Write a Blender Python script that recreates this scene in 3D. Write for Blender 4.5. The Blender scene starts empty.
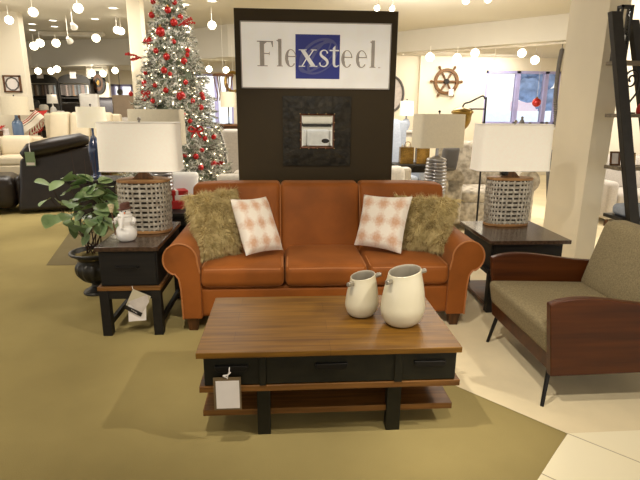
import bpy, bmesh, math, random
from mathutils import Vector, Matrix, noise
random.seed(7)
PI = math.pi
sc = bpy.context.scene
COL = sc.collection

# ------------------------------------------------------------------ camera
F_PX, TH, YAW, ROLL, CH = 504.7, .2557, .0697, .0087, 1.55
Fv = Vector((math.sin(YAW)*math.cos(TH), math.cos(YAW)*math.cos(TH), -math.sin(TH)))
R0 = Vector((math.cos(YAW), -math.sin(YAW), 0)); U0 = R0.cross(Fv)
Rv = R0*math.cos(ROLL)+U0*math.sin(ROLL); Uv = U0*math.cos(ROLL)-R0*math.sin(ROLL)
cd = bpy.data.cameras.new('camera'); cam = bpy.data.objects.new('camera', cd); COL.objects.link(cam)
cd.sensor_width = 36; cd.sensor_fit = 'HORIZONTAL'; cd.lens = 36*F_PX/640; cd.clip_start = .05; cd.clip_end = 200
mw = Matrix.Identity(4)
for i in range(3):
    mw[i][0], mw[i][1], mw[i][2] = Rv[i], Uv[i], -Fv[i]
mw[2][3] = CH
cam.matrix_world = mw
sc.camera = cam

def ray(u, v): return Fv+Rv*((u-320)/F_PX)+Uv*((240-v)/F_PX)
def at(u, v, Y):            # the point of the plane y = Y seen at a photograph position
    d = ray(u, v); t = Y/d.y; return Vector((d.x*t, Y, CH+d.z*t))
def onz(u, v, z=0):         # the point at height z
    d = ray(u, v); t = (z-CH)/d.z; return Vector((d.x*t, d.y*t, z))

# ------------------------------------------------------------------ materials
def lin(c):
    r = []
    for v in c:
        v /= 255
        r.append(v/12.92 if v <= .04045 else ((v+.055)/1.055)**2.4)
    return (*r, 1)
def M(name, rgb, rough=.5, metal=0, var=None, bump=None, sheen=0, emit=0, coat=0, spec=.5, stretch=(1, 1, 1), rgb2=None):
    m = bpy.data.materials.new(name); m.use_nodes = True
    nt = m.node_tree; N = nt.nodes; b = N['Principled BSDF']
    c = lin(rgb)
    b.inputs['Base Color'].default_value = c
    b.inputs['Roughness'].default_value = rough; b.inputs['Metallic'].default_value = metal
    b.inputs['Specular IOR Level'].default_value = spec
    b.inputs['Sheen Weight'].default_value = sheen
    b.inputs['Sheen Roughness'].default_value = .45
    if sheen: b.inputs['Sheen Tint'].default_value = lin([min(255, 90+v*.75) for v in rgb])
    b.inputs['Coat Weight'].default_value = coat; b.inputs['Coat Roughness'].default_value = .15
    if emit:
        b.inputs['Emission Color'].default_value = c; b.inputs['Emission Strength'].default_value = emit
    tc = N.new('ShaderNodeTexCoord'); mp = N.new('ShaderNodeMapping')
    mp.inputs['Scale'].default_value = stretch
    nt.links.new(tc.outputs['Object'], mp.inputs['Vector'])
    nz = N.new('ShaderNodeTexNoise'); nz.inputs['Detail'].default_value = 5
    nt.links.new(mp.outputs[0], nz.inputs['Vector'])
    sc_, am = var if var else (6, .06)
    nz.inputs['Scale'].default_value = sc_
    mx = N.new('ShaderNodeMix'); mx.data_type = 'RGBA'
    c2 = lin(rgb2) if rgb2 else tuple(v*(1-am) for v in c[:3])+(1,)
    c1 = c if rgb2 else tuple(min(1, v*(1+am)) for v in c[:3])+(1,)
    mx.inputs[6].default_value = c1; mx.inputs[7].default_value = c2
    rp = N.new('ShaderNodeMapRange'); rp.inputs[1].default_value = .35; rp.inputs[2].default_value = .65
    nt.links.new(nz.outputs[0], rp.inputs[0]); nt.links.new(rp.outputs[0], mx.inputs[0])
    nt.links.new(mx.outputs[2], b.inputs['Base Color'])
    if bump:
        n2 = N.new('ShaderNodeTexNoise'); n2.inputs['Scale'].default_value = bump[0]; n2.inputs['Detail'].default_value = 3
        nt.links.new(mp.outputs[0], n2.inputs['Vector'])
        bp = N.new('ShaderNodeBump'); bp.inputs['Strength'].default_value = bump[1]; bp.inputs['Distance'].default_value = .01
        nt.links.new(n2.outputs[0], bp.inputs['Height']); nt.links.new(bp.outputs[0], b.inputs['Normal'])
    return m
def wood(name, rgb, rgb2, rough=.4, axis=0, plank=0, coat=0, scale=1.0):
    m = M(name, rgb, rough, coat=coat, spec=.3); nt = m.node_tree; N = nt.nodes; b = N['Principled BSDF']
    mp = next(n for n in N if n.type == 'MAPPING')
    s = [26*scale]*3; s[axis] = 1.6*scale; mp.inputs['Scale'].default_value = s
    nz = next(n for n in N if n.type == 'TEX_NOISE'); nz.inputs['Scale'].default_value = 1.6; nz.inputs['Detail'].default_value = 6
    mx = next(n for n in N if n.type == 'MIX'); mx.inputs[6].default_value = lin(rgb); mx.inputs[7].default_value = lin(rgb2)
    bp = N.new('ShaderNodeBump'); bp.inputs['Strength'].default_value = .12; bp.inputs['Distance'].default_value = .004
    nt.links.new(nz.outputs[0], bp.inputs['Height']); nt.links.new(bp.outputs[0], b.inputs['Normal'])
    if plank:
        tc = next(n for n in N if n.type == 'TEX_COORD')
        br = N.new('ShaderNodeTexBrick'); br.inputs['Scale'].default_value = 1
        br.inputs['Brick Width'].default_value = .9; br.inputs['Row Height'].default_value = plank
        br.inputs['Mortar Size'].default_value = .0012; br.inputs['Color1'].default_value = (1, 1, 1, 1)
        br.inputs['Color2'].default_value = (.78, .76, .74, 1); br.inputs['Mortar'].default_value = (.5, .45, .4, 1)
        nt.links.new(tc.outputs['Object'], br.inputs['Vector'])
        mm = N.new('ShaderNodeMix'); mm.data_type = 'RGBA'; mm.blend_type = 'MULTIPLY'; mm.inputs[0].default_value = .8
        nt.links.new(mx.outputs[2], mm.inputs[6]); nt.links.new(br.outputs[0], mm.inputs[7])
        nt.links.new(mm.outputs[2], b.inputs['Base Color'])
    return m
def emis(name, rgb, s):
    m = bpy.data.materials.new(name); m.use_nodes = True; N = m.node_tree.nodes
    N.remove(N['Principled BSDF']); e = N.new('ShaderNodeEmission'); e.inputs[0].default_value = lin(rgb); e.inputs[1].default_value = s
    m.node_tree.links.new(e.outputs[0], N['Material Output'].inputs[0]); return m

MT = dict(
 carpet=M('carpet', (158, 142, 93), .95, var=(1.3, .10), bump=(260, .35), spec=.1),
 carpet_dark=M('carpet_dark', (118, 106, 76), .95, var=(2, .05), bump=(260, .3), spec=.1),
 greyfloor=M('greyfloor', (228, 212, 176), .7, var=(3, .06), bump=(120, .1), spec=.2),
 ceiling=M('ceiling', (214, 208, 194), .9, var=(1, .02)),
 wallc=M('wallc', (232, 222, 200), .85, var=(.7, .03)),
 pillar=M('pillar', (220, 208, 182), .6, var=(1.1, .05)),
 pillar2=M('pillar2', (205, 192, 165), .6, var=(4, .08)),
 white=M('white', (240, 236, 228), .6),
 velvet=M('velvet', (138, 76, 24), .62, var=(4, .16), sheen=.45, bump=(500, .04), spec=.25),
 piping=M('piping', (168, 104, 50), .6, sheen=.5),
 furbase=M('furbase', (140, 118, 66), .9),
 fur=M('fur', (214, 194, 140), .65, var=(28, .35), rgb2=(172, 150, 92), sheen=.3),
 darkleg=wood('darkleg', (92, 58, 30), (60, 36, 18), .4, 2),
 tabletop=wood('tabletop', (134, 94, 30), (100, 66, 18), .42, 0, plank=.115, coat=0),
 tablewood=wood('tablewood', (124, 84, 40), (90, 58, 26), .4, 0),
 black=M('blackpaint', (26, 24, 14), .5, spec=.3, var=(20, .2), bump=(60, .05)),
 blackend=wood('blackend', (27, 23, 18), (18, 15, 12), .55, 0),
 endtop=wood('endtop', (78, 58, 44), (52, 38, 28), .22, 1, coat=.3),
 metal=M('metal', (150, 145, 138), .35, 1),
 darkmetal=M('darkmetal', (40, 38, 36), .4, .8),
 ceramic=M('ceramic', (208, 199, 172), .28, var=(9, .02), coat=.3),
 ceramicin=M('ceramicin', (150, 142, 126), .6),
 pewter=M('pewter', (165, 158, 145), .4, .8),
 shade=M('shade', (246, 238, 222), .8, var=(60, .02), emit=.12),  # slight glow added to the white and beige shades, no bulb inside
 shadebeige=M('shadebeige', (214, 203, 178), .8, var=(60, .03), emit=.08),
 shadein=M('shadein', (250, 240, 215), .8, emit=.25),
 lattice=M('lattice', (196, 188, 172), .4, .3, var=(40, .3), rgb2=(150, 140, 124), bump=(90, .3)),
 lamprim=wood('lamprim', (170, 128, 82), (128, 90, 54), .5, 0),
 lampneck=wood('lampneck', (120, 84, 50), (84, 56, 32), .5, 2),
 snow=M('snow', (240, 236, 230), .3, coat=.3),
 orange=M('orange', (214, 110, 40), .5), blackp=M('blackp', (22, 20, 20), .4), brownhat=M('brownhat', (90, 55, 42), .7),
 straw=M('straw', (205, 190, 150), .8, var=(80, .2)),
 urn=M('urn', (44, 42, 38), .38, .5, var=(12, .4), bump=(25, .3)),
 moss=M('moss', (120, 104, 56), 1, var=(50, .3), bump=(80, .8)),
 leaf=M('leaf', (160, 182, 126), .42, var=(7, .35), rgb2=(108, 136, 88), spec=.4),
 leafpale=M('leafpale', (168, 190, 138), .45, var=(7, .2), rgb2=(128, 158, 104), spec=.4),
 twig=M('twig', (60, 38, 26), .8),
 panel=M('panel', (54, 42, 18), .6, spec=.3, var=(2, .05), bump=(150, .03)),
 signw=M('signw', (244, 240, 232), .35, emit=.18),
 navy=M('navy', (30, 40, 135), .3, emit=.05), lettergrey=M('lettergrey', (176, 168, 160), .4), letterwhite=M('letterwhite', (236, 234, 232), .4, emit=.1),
 swirl=M('swirl', (84, 88, 150), .4),
 mframe=M('mframe', (40, 35, 25), .55, spec=.3, var=(14, .5), bump=(30, .8)),
 copper=M('copper', (104, 62, 38), .4, .7), stud=M('stud', (235, 215, 170), .25, .9),
 mirror=M('mirror', (235, 238, 240), .02, 1, var=(1, 0)),
 chairwood=wood('chairwood', (80, 38, 8), (56, 23, 4), .38, 0, coat=.04, scale=.5),
 olive=M('olive', (130, 117, 88), .95, var=(120, .22), bump=(400, .3), sheen=.2, spec=.2),
 paper=M('paper', (228, 220, 214), .5), papergrey=M('papergrey', (196, 186, 178), .6, var=(14, .1)), tagframe=M('tagframe', (110, 92, 66), .4),
 clear=M('clearbag', (190, 180, 155), .15, coat=.5),
 leather=M('leather', (30, 21, 15), .36, spec=.5, var=(10, .25), bump=(60, .15)),
 creamleather=M('creamleather', (206, 192, 164), .5, var=(5, .05)),
 greyfab=M('greyfab', (186, 178, 168), .9, var=(60, .08)), bluegrey=M('bluegrey', (150, 156, 166), .9, var=(40, .08)),
 offwhite=M('offwhite', (222, 214, 200), .9, var=(40, .06)),
 paisley=M('paisley', (208, 198, 180), .9, var=(16, .3), rgb2=(150, 140, 124)),
 floral=M('floral', (200, 186, 150), .9, var=(22, .3), rgb2=(140, 128, 96)),
 greydark=M('greydark', (96, 92, 88), .9), silver=M('silver', (170, 168, 170), .28, .9), gold=M('gold', (150, 118, 60), .25, .8, var=(8, .4)),
 blueglass=M('blueglass', (84, 108, 140), .2, coat=.6), darkblue=M('darkblue', (42, 58, 96), .2, coat=.6),
 red=M('red', (176, 30, 24), .7, var=(20, .1)), redgloss=M('redgloss', (190, 24, 22), .14, .35, coat=.6), ribbonw=M('ribbonw', (236, 228, 220), .7),
 brownwood=wood('brownwood', (112, 74, 44), (76, 48, 26), .5, 0), wheelwood=wood('wheelwood', (124, 88, 52), (84, 58, 34), .5, 0),
 greywood=wood('greywood', (132, 118, 96), (94, 84, 68), .6, 0), shelfblack=M('shelfblack', (36, 32, 26), .5, spec=.3, var=(20, .15)),
 holedark=M('holedark', (64, 56, 46), .8), needle=M('needle', (112, 122, 100), .8, var=(5, .3)), flock=M('flock', (236, 234, 226), .9), bark=M('bark', (82, 62, 44), .9),
 bulb=emis('bulb', (255, 244, 214), 14), bulbcool=emis('bulbcool', (236, 226, 255), 12), twinkle=emis('twinkle', (255, 236, 196), 7),
 lens=emis('lens', (255, 248, 228), 4), fixture=M('fixture', (236, 230, 216), .4), winframe=M('winframe', (176, 172, 220), .5),
 tracktrim=M('tracktrim', (206, 196, 176), .5), blackchair=M('blackchair', (40, 34, 40), .5), brass=M('brass', (150, 122, 62), .3, .9, var=(6, .3)),
 hedge=M('hedge', (120, 140, 160), .9, var=(3, .3)), outwall=M('outwall', (226, 206, 210), .9, emit=.5), outground=M('outground', (210, 222, 235), .9, emit=.35), outtree=M('outtree', (112, 130, 160), .9, var=(2, .4), emit=.3),  # daylight on outdoor wall, ground, hedge and trees added as glow in their colour
)
# woven pillow print: soft rust blots on cream
def print_mat():
    m = M('print', (226, 214, 198), .85); nt = m.node_tree; N = nt.nodes; b = N['Principled BSDF']
    tc = next(n for n in N if n.type == 'TEX_COORD')
    def band(ph, s, axis):
        sx = N.new('ShaderNodeSeparateXYZ'); nt.links.new(tc.outputs['UV'], sx.inputs[0])
        a = N.new('ShaderNodeMath'); a.operation = 'MULTIPLY_ADD'; a.inputs[1].default_value = s; a.inputs[2].default_value = ph
        nt.links.new(sx.outputs[axis], a.inputs[0])
        c = N.new('ShaderNodeMath'); c.operation = 'SINE'; nt.links.new(a.outputs[0], c.inputs[0]); return c
    s1 = band(-PI/2, 2*PI*3, 0); s2 = band(-PI/2, 2*PI*3, 1)
    ad = N.new('ShaderNodeMath'); ad.operation = 'ADD'; nt.links.new(s1.outputs[0], ad.inputs[0]); nt.links.new(s2.outputs[0], ad.inputs[1])
    nz = N.new('ShaderNodeTexNoise'); nz.inputs['Scale'].default_value = 26; nz.inputs['Detail'].default_value = 4
    nt.links.new(tc.outputs['UV'], nz.inputs['Vector'])
    a2 = N.new('ShaderNodeMath'); a2.operation = 'MULTIPLY_ADD'; a2.inputs[1].default_value = 3.2
    nt.links.new(nz.outputs[0], a2.inputs[0]); nt.links.new(ad.outputs[0], a2.inputs[2])
    cr = N.new('ShaderNodeMapRange'); cr.inputs[1].default_value = 1.0; cr.inputs[2].default_value = 3.4
    nt.links.new(a2.outputs[0], cr.inputs[0])
    mx = N.new('ShaderNodeMix'); mx.data_type = 'RGBA'; mx.inputs[6].default_value = lin((232, 222, 208)); mx.inputs[7].default_value = lin((204, 162, 132))
    nt.links.new(cr.outputs[0], mx.inputs[0]); nt.links.new(mx.outputs[2], b.inputs['Base Color']); return m
MT['print'] = print_mat()
def throw_mat():            # cream throw with red and dark stripes across
    m = M('throw', (236, 226, 208), .9); nt = m.node_tree; N = nt.nodes; b = N['Principled BSDF']
    tc = next(n for n in N if n.type == 'TEX_COORD'); sx = N.new('ShaderNodeSeparateXYZ'); nt.links.new(tc.outputs['UV'], sx.inputs[0])
    cr = N.new('ShaderNodeValToRGB'); cr.color_ramp.interpolation = 'CONSTANT'; e = cr.color_ramp.elements
    e[0].position = 0; e[0].color = lin((236, 226, 208)); e[1].position = .52; e[1].color = lin((70, 50, 40))
    for p, c in ((.58, (236, 226, 208)), (.7, (170, 40, 32)), (.8, (236, 226, 208)), (.88, (170, 40, 32)), (.95, (236, 226, 208))):
        k = e.new(p); k.color = lin(c)
    nt.links.new(sx.outputs[1], cr.inputs[0]); nt.links.new(cr.outputs[0], b.inputs['Base Color']); return m
MT['throw'] = throw_mat()
def tile_mat():
    m = M('tile', (250, 240, 208), .3, coat=.2); nt = m.node_tree; N = nt.nodes; b = N['Principled BSDF']
    tc = next(n for n in N if n.type == 'TEX_COORD'); mp = N.new('ShaderNodeMapping')
    mp.inputs['Location'].default_value = (1.38, 2.085, 0)
    mp.vector_type = 'TEXTURE'; mp.inputs['Rotation'].default_value = (0, 0, math.radians(-46))
    nt.links.new(tc.outputs['Object'], mp.inputs['Vector'])
    br = N.new('ShaderNodeTexBrick'); br.offset = 0; br.inputs['Scale'].default_value = 1
    br.inputs['Brick Width'].default_value = .38; br.inputs['Row Height'].default_value = .38; br.inputs['Mortar Size'].default_value = .003
    br.inputs['Color1'].default_value = lin((252, 242, 210)); br.inputs['Color2'].default_value = lin((248, 236, 202)); br.inputs['Mortar'].default_value = lin((176, 160, 128))
    nt.links.new(mp.outputs[0], br.inputs['Vector']); nt.links.new(br.outputs[0], b.inputs['Base Color']); return m
MT['tile'] = tile_mat()
def glass_mat():
    m = bpy.data.materials.new('pane_glass'); m.use_nodes = True; nt = m.node_tree; N = nt.nodes; N.remove(N['Principled BSDF'])
    t = N.new('ShaderNodeBsdfTransparent'); g = N.new('ShaderNodeBsdfGlossy'); g.inputs[1].default_value = .03
    fr = N.new('ShaderNodeFresnel'); fr.inputs[0].default_value = 1.3
    mx = N.new('ShaderNodeMixShader'); nt.links.new(fr.outputs[0], mx.inputs[0]); nt.links.new(t.outputs[0], mx.inputs[1]); nt.links.new(g.outputs[0], mx.inputs[2])
    nt.links.new(mx.outputs[0], N['Material Output'].inputs[0]); return m
MT['glass'] = glass_mat()

# ------------------------------------------------------------------ mesh building
class MB:
    def __init__(s): s.bm = bmesh.new(); s.uv = None
    def face(s, vs):
        try: return s.bm.faces.new(vs)
        except ValueError: return None
    def add(s, verts, faces, mtx=None):
        bv = [s.bm.verts.new(mtx @ Vector(v) if mtx else Vector(v)) for v in verts]
        return [s.face([bv[i] for i in f]) for f in faces]
    def box(s, x0, x1, y0, y1, z0, z1, mtx=None):
        v = [(x, y, z) for x in (x0, x1) for y in (y0, y1) for z in (z0, z1)]
        s.add(v, [(0, 1, 3, 2), (4, 6, 7, 5), (0, 4, 5, 1), (2, 3, 7, 6), (0, 2, 6, 4), (1, 5, 7, 3)], mtx); return s
    def hexa(s, b, t):      # four bottom and four top corners, both counter-clockwise from above
        s.add(list(b)+list(t), [(3, 2, 1, 0), (4, 5, 6, 7), (0, 1, 5, 4), (1, 2, 6, 5), (2, 3, 7, 6), (3, 0, 4, 7)]); return s
    def rbox(s, c, size, r, puff=0, mtx=None, axis=2, n=6, fn=None):
        h = [k/2 for k in size]; r = min(r, *[k*.999 for k in h])
        def co(k):
            hh = h[k]; e = [hh-r*(1-math.cos(t*PI/2*.999)) if 0 else hh-r*(1-t) for t in (0, .3, .6, .8, .93, 1)]
            inn = [(-1+2*i/n)*(hh-r) for i in range(1, n)]
            return [-q for q in reversed(e)]+inn+e
        cs = [co(k) for k in range(3)]
        for ax in range(3):
            a, b = [(1, 2), (2, 0), (0, 1)][ax]
            for sg in (-1, 1):
                g = []
                for p in cs[a]:
                    row = []
                    for q in cs[b]:
                        P = [0, 0, 0]; P[ax] = sg*h[ax]; P[a] = p; P[b] = q
                        Q = [max(-(h[k]-r), min(h[k]-r, P[k])) for k in range(3)]
                        D = Vector([P[k]-Q[k] for k in range(3)])
                        if D.length > 0: D.normalize()
                        v = Vector(Q)+D*r
                        if puff:
                            o = [k for k in range(3) if k != axis]
                            w = (1-min(1, abs(v[o[0]]/h[o[0]]))**2.5)*(1-min(1, abs(v[o[1]]/h[o[1]]))**2.5)
                            v[axis] += puff*w*(v[axis]/h[axis])
                        v = v+Vector(c)
                        if fn: v = Vector(fn(v))
                        row.append(s.bm.verts.new(mtx @ v if mtx else v))
                    g.append(row)
                for i in range(len(g)-1):
                    for j in range(len(g[0])-1):
                        q = [g[i][j], g[i+1][j], g[i+1][j+1], g[i][j+1]]
                        s.face(q if sg > 0 else q[::-1])
        bmesh.ops.remove_doubles(s.bm, verts=s.bm.verts, dist=1e-5); return s
    def rings(s, rings, cap0=True, cap1=True, closed=False):
        R = [[s.bm.verts.new(Vector(p)) for p in r] for r in rings]; n = len(R[0])
        for i in range(len(R)-(0 if closed else 1)):
            A, B = R[i], R[(i+1) % len(R)]
            for k in range(n): s.face([A[k], A[(k+1) % n], B[(k+1) % n], B[k]])
        if not closed:
            if cap0: s.face(R[0][::-1])
            if cap1: s.face(R[-1])
        return s
    def lathe(s, prof, c=(0, 0, 0), n=28, sx=1, sy=1, fn=None, cap0=True, cap1=True, pw=2):
        rs = []
        for r, z in prof:
            ring = []
            for k in range(n):
                a = 2*PI*k/n; ca, sa = math.cos(a), math.sin(a)
                if pw != 2:
                    ca = math.copysign(abs(ca)**(2/pw), ca); sa = math.copysign(abs(sa)**(2/pw), sa)
                p = Vector((c[0]+r*sx*ca, c[1]+r*sy*sa, c[2]+z))
                ring.append(fn(p) if fn else p)
            rs.append(ring)
        return s.rings(rs, cap0, cap1)
    def tube(s, pts, r, n=8, closed=False, flat=None):
        pts = [Vector(p) for p in pts]; rs = []; up = None
        for i, p in enumerate(pts):
            a = pts[i-1] if (i > 0 or closed) else p; b = pts[(i+1) % len(pts)] if (i < len(pts)-1 or closed) else p
            d = (b-a).normalized()
            if up is None:
                up = Vector((0, 0, 1)) if abs(d.z) < .9 else Vector((1, 0, 0))
            x = d.cross(up).normalized(); y = x.cross(d).normalized(); up = y
            rr = r[i] if isinstance(r, (list, tuple)) else r
            rs.append([p+x*math.cos(2*PI*k/n)*rr*(flat or 1)+y*math.sin(2*PI*k/n)*rr for k in range(n)])
        return s.rings(rs, closed=closed)
    def cyl(s, p0, p1, r0, r1=None, n=16): return s.tube([p0, p1], [r0, r0 if r1 is None else r1], n)
    def ball(s, c, r, n=14, sc=(1, 1, 1), fn=None):
        m = n//2; prof = []
        rs = []
        for i in range(m+1):
            t = -PI/2+PI*i/m; rr = max(1e-4, math.cos(t))*r
            ring = [Vector((c[0]+rr*math.cos(2*PI*k/n)*sc[0], c[1]+rr*math.sin(2*PI*k/n)*sc[1], c[2]+r*math.sin(t)*sc[2])) for k in range(n)]
            rs.append([fn(p) for p in ring] if fn else ring)
        return s.rings(rs)
    def prism(s, poly, fn, d):      # 2-D polygon mapped through fn(a, b, depth)
        n = len(poly); A = [s.bm.verts.new(Vector(fn(a, b, 0))) for a, b in poly]; B = [s.bm.verts.new(Vector(fn(a, b, d))) for a, b in poly]
        s.face(A[::-1]); s.face(B)
        for k in range(n): s.face([A[k], A[(k+1) % n], B[(k+1) % n], B[k]])
        return s
    def grid(s, fn, nu, nv, uv=False):
        g = [[s.bm.verts.new(Vector(fn(i/nu, j/nv))) for j in range(nv+1)] for i in range(nu+1)]
        L = s.bm.loops.layers.uv.verify() if uv else None
        for i in range(nu):
            for j in range(nv):
                f = s.face([g[i][j], g[i+1][j], g[i+1][j+1], g[i][j+1]])
                if uv and f:
                    for l, (a, b) in zip(f.loops, ((i, j), (i+1, j), (i+1, j+1), (i, j+1))): l[L].uv = (a/nu, b/nv)
        return g
    def build(s, name, mat, parent=None, loc=None, smooth=True, bevel=0, seg=2, world=True, kind=None, angle=.7, normals=True):
        if normals: bmesh.ops.recalc_face_normals(s.bm, faces=s.bm.faces)
        off = None
        if loc is not None: off = Vector(loc)
        elif parent is not None and world:
            off = Vector((0, 0, 0)); q = parent
            while q: off += q.location; q = q.parent
        if off is not None: bmesh.ops.translate(s.bm, verts=s.bm.verts, vec=-off)
        me = bpy.data.meshes.new(name); s.bm.to_mesh(me); s.bm.free()
        o = bpy.data.objects.new(name, me); COL.objects.link(o)
        me.materials.append(MT[mat] if isinstance(mat, str) else mat)
        if loc is not None and parent is None: o.location = off
        if parent is not None: o.parent = parent
        if smooth:
            for p in me.polygons: p.use_smooth = True
            me.set_sharp_from_angle(angle=angle)
        if bevel:
            b = o.modifiers.new('bevel', 'BEVEL'); b.width = bevel; b.segments = seg; b.limit_method = 'ANGLE'
        if kind: o['kind'] = kind
        return o
def tag(o, label, cat, group=None):
    o['label'] = label; o['category'] = cat
    if group: o['group'] = group
    return o
def thing(name, label, cat, loc=(0, 0, 0), rz=0, group=None):
    o = bpy.data.objects.new(name, None); COL.objects.link(o); o.location = loc; o.rotation_euler.z = rz
    o.empty_display_size = .1
    return tag(o, label, cat, group)
def dup(o, loc, label=None, rz=None, rot=None, scale=None):
    def cp(q, parent):
        c = q.copy(); COL.objects.link(c)
        if parent is not None: c.parent = parent
        for ch in list(q.children): cp(ch, c)
        return c
    c = cp(o, None); c.location = loc
    if rz is not None: c.rotation_euler.z = rz
    if rot is not None: c.rotation_euler = rot
    if scale is not None: c.scale = (scale,)*3
    if label: c['label'] = label
    return c
def struct(mb, name, mat, parent=None, **k): return mb.build(name, mat, parent, kind=None if parent else 'structure', **k)
def blk(x0, x1, y0, y1, z0, z1): return MB().box(x0, x1, y0, y1, z0, z1)
def cr(pts, n=6):       # Catmull-Rom through points of any dimension
    out = []; P = [pts[0]]+list(pts)+[pts[-1]]
    for i in range(1, len(P)-2):
        for k in range(n):
            t = k/n
            out.append(tuple(.5*(2*P[i][c]+(P[i+1][c]-P[i-1][c])*t+(2*P[i-1][c]-5*P[i][c]+4*P[i+1][c]-P[i+2][c])*t*t+(3*P[i][c]-P[i-1][c]-3*P[i+1][c]+P[i+2][c])*t**3) for c in range(len(pts[0]))))
    out.append(tuple(pts[-1])); return out
ORD = 'first second third fourth fifth sixth seventh eighth ninth tenth eleventh twelfth'.split()


# ================================================================== SOFA
sx0, sf = .285, 3.36
T = thing('sofa', 'burnt orange velvet three-seat sofa with rolled arms in front of the dark display panel', 'sofa', (sx0, 3.8, 0))
HI, HO = .885, 1.125
m = MB().box(sx0-HI-.1, sx0+HI+.1, 3.40, 4.22, .1, .33); m.build('base', 'velvet', T, bevel=.015)
m = MB().rbox((sx0, 3.405, .215), (2*HI, .05, .2), .02); m.build('front_rail', 'velvet', T)
def arm(sg):
    c = sx0+sg*1.01; r = .115; zc = .535
    prof = [(.125, .1), (.125, .30), (.128, .42)]                    # offsets outward from the inner line x = HI
    out = []
    X = lambda d: sx0+sg*d
    # outline: outer post, roll, inner post
    pts = [(HI-.005, .1), (HI+.125, .1), (HI+.13, .32), (HI+.14, .40), (HI+.165, .435)]
    a0, a1 = -62, 186
    for k in range(22):
        a = math.radians(a0+(a1-a0)*k/21); pts.append((1.01+r*math.cos(a), zc+r*math.sin(a)))
    pts += [(HI-.005, .44), (HI-.005, .25)]
    mb = MB(); mb.prism(pts, lambda a, b, d: (X(a), sf+d, b), .86)
    o = mb.build('arm', 'velvet', T, bevel=.012, seg=3, angle=.9)
    line = [(X(a), sf-.001, b) for a, b in pts]
    MB().tube(line[1:-1], .006, 6).build('piping', 'piping', o)
    return o
arm(-1); arm(1)
w = 2*HI/3
for k in range(3):
    cx = sx0-HI+w*(k+.5)
    m = MB().rbox((cx, 3.665, .405), (w-.006, .63, .15), .045, puff=.02, n=8)
    o = m.build('seat_cushion', 'velvet', T)
    loop = []
    hx, y0, zt = w/2-.02, 3.357, .463
    MB().tube([(cx-hx, 3.62, zt+.012), (cx-hx-.004, 3.40, zt+.008), (cx-hx+.015, y0+.006, zt-.002), (cx, y0+.004, zt+.001), (cx+hx-.015, y0+.006, zt-.002), (cx+hx+.004, 3.40, zt+.008), (cx+hx, 3.62, zt+.012)], .005, 6).build('piping', 'piping', o)
for k in range(3):
    bw = [.70, .64, .70][k]; cx = sx0+[-.675, -.005, .665][k]
    def lean(v, k=k):
        t = (v.z-.40)/.56
        v.y += .17*t
        if k != 1:
            e = (v.x-sx0)*(-1 if k == 0 else 1)
            if e > .75: v.z -= .012*((e-.75)/.24)**2*max(0, t)
        return v
    m = MB().rbox((cx, 3.98, .68), (bw-.004, .20, .57), .038, puff=.018, axis=1, n=8, fn=lean)
    m.build('back_cushion', 'velvet', T)
for s_ in (-1, 1):
    MB().tube([(sx0-.005+s_*.322, 3.885+.17*t-.002-(.004 if .1 < t < .9 else -.02), .42+.53*t) for t in (0, .1, .3, .5, .7, .9, 1)], .005, 6).build('piping', 'piping', T)
m = MB(); m.hexa([(sx0-.97, 4.05, .3), (sx0+.97, 4.05, .3), (sx0+.97, 4.25, .3), (sx0-.97, 4.25, .3)], [(sx0-.96, 4.2, .90), (sx0+.96, 4.2, .90), (sx0+.96, 4.30, .90), (sx0-.96, 4.30, .90)])
m.build('back_frame', 'velvet', T, bevel=.02)
for s_ in (-1, 1):
    for y in (3.42, 4.15):
        x = sx0+s_*(HI+.065)
        m = MB(); m.hexa([(x-.03, y-.03, 0), (x+.03, y-.03, 0), (x+.03, y+.03, 0), (x-.03, y+.03, 0)], [(x-.042, y-.042, .1), (x+.042, y-.042, .1), (x+.042, y+.042, .1), (x-.042, y+.042, .1)])
        m.build('leg', 'darkleg', T, bevel=.003)

# ------------------------------------------------------------------ pillows
def pillow_fn(C, th, pinch=.10):
    BL, BR, TR, TL = [Vector(c) for c in C]
    nrm = ((BR-BL).cross(TL-BL)).normalized()
    if nrm.y > 0: nrm = -nrm
    def P(u, v, s):         # u, v in 0..1; s = +1 front, -1 back
        a, b = 2*u-1, 2*v-1
        # sides bow inward between the corners
        uu = .5+.5*a*(1-pinch*(1-b*b)*.9); vv = .5+.5*b*(1-pinch*(1-a*a)*.9)
        p = (BL*(1-uu)+BR*uu)*(1-vv)+(TL*(1-uu)+TR*uu)*vv
        h = th*(max(0, (1-a**4)*(1-b**4)))**.5
        return p+nrm*s*h
    return P, nrm
def pillow_mesh(P, n=22, uv=True, wr=0):
    mb = MB()
    for s_ in (1, -1):
        def f(u, v, s_=s_):
            p = P(u, v, s_)
            if wr: p = p+Vector((0, -1, 0))*s_*wr*noise.noise(p*9)*min(1, 6*u*(1-u))*min(1, 6*v*(1-v))
            return p
        mb.grid(f, n, n, uv=uv)
    bmesh.ops.remove_doubles(mb.bm, verts=mb.bm.verts, dist=1e-4)
    return mb
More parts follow.
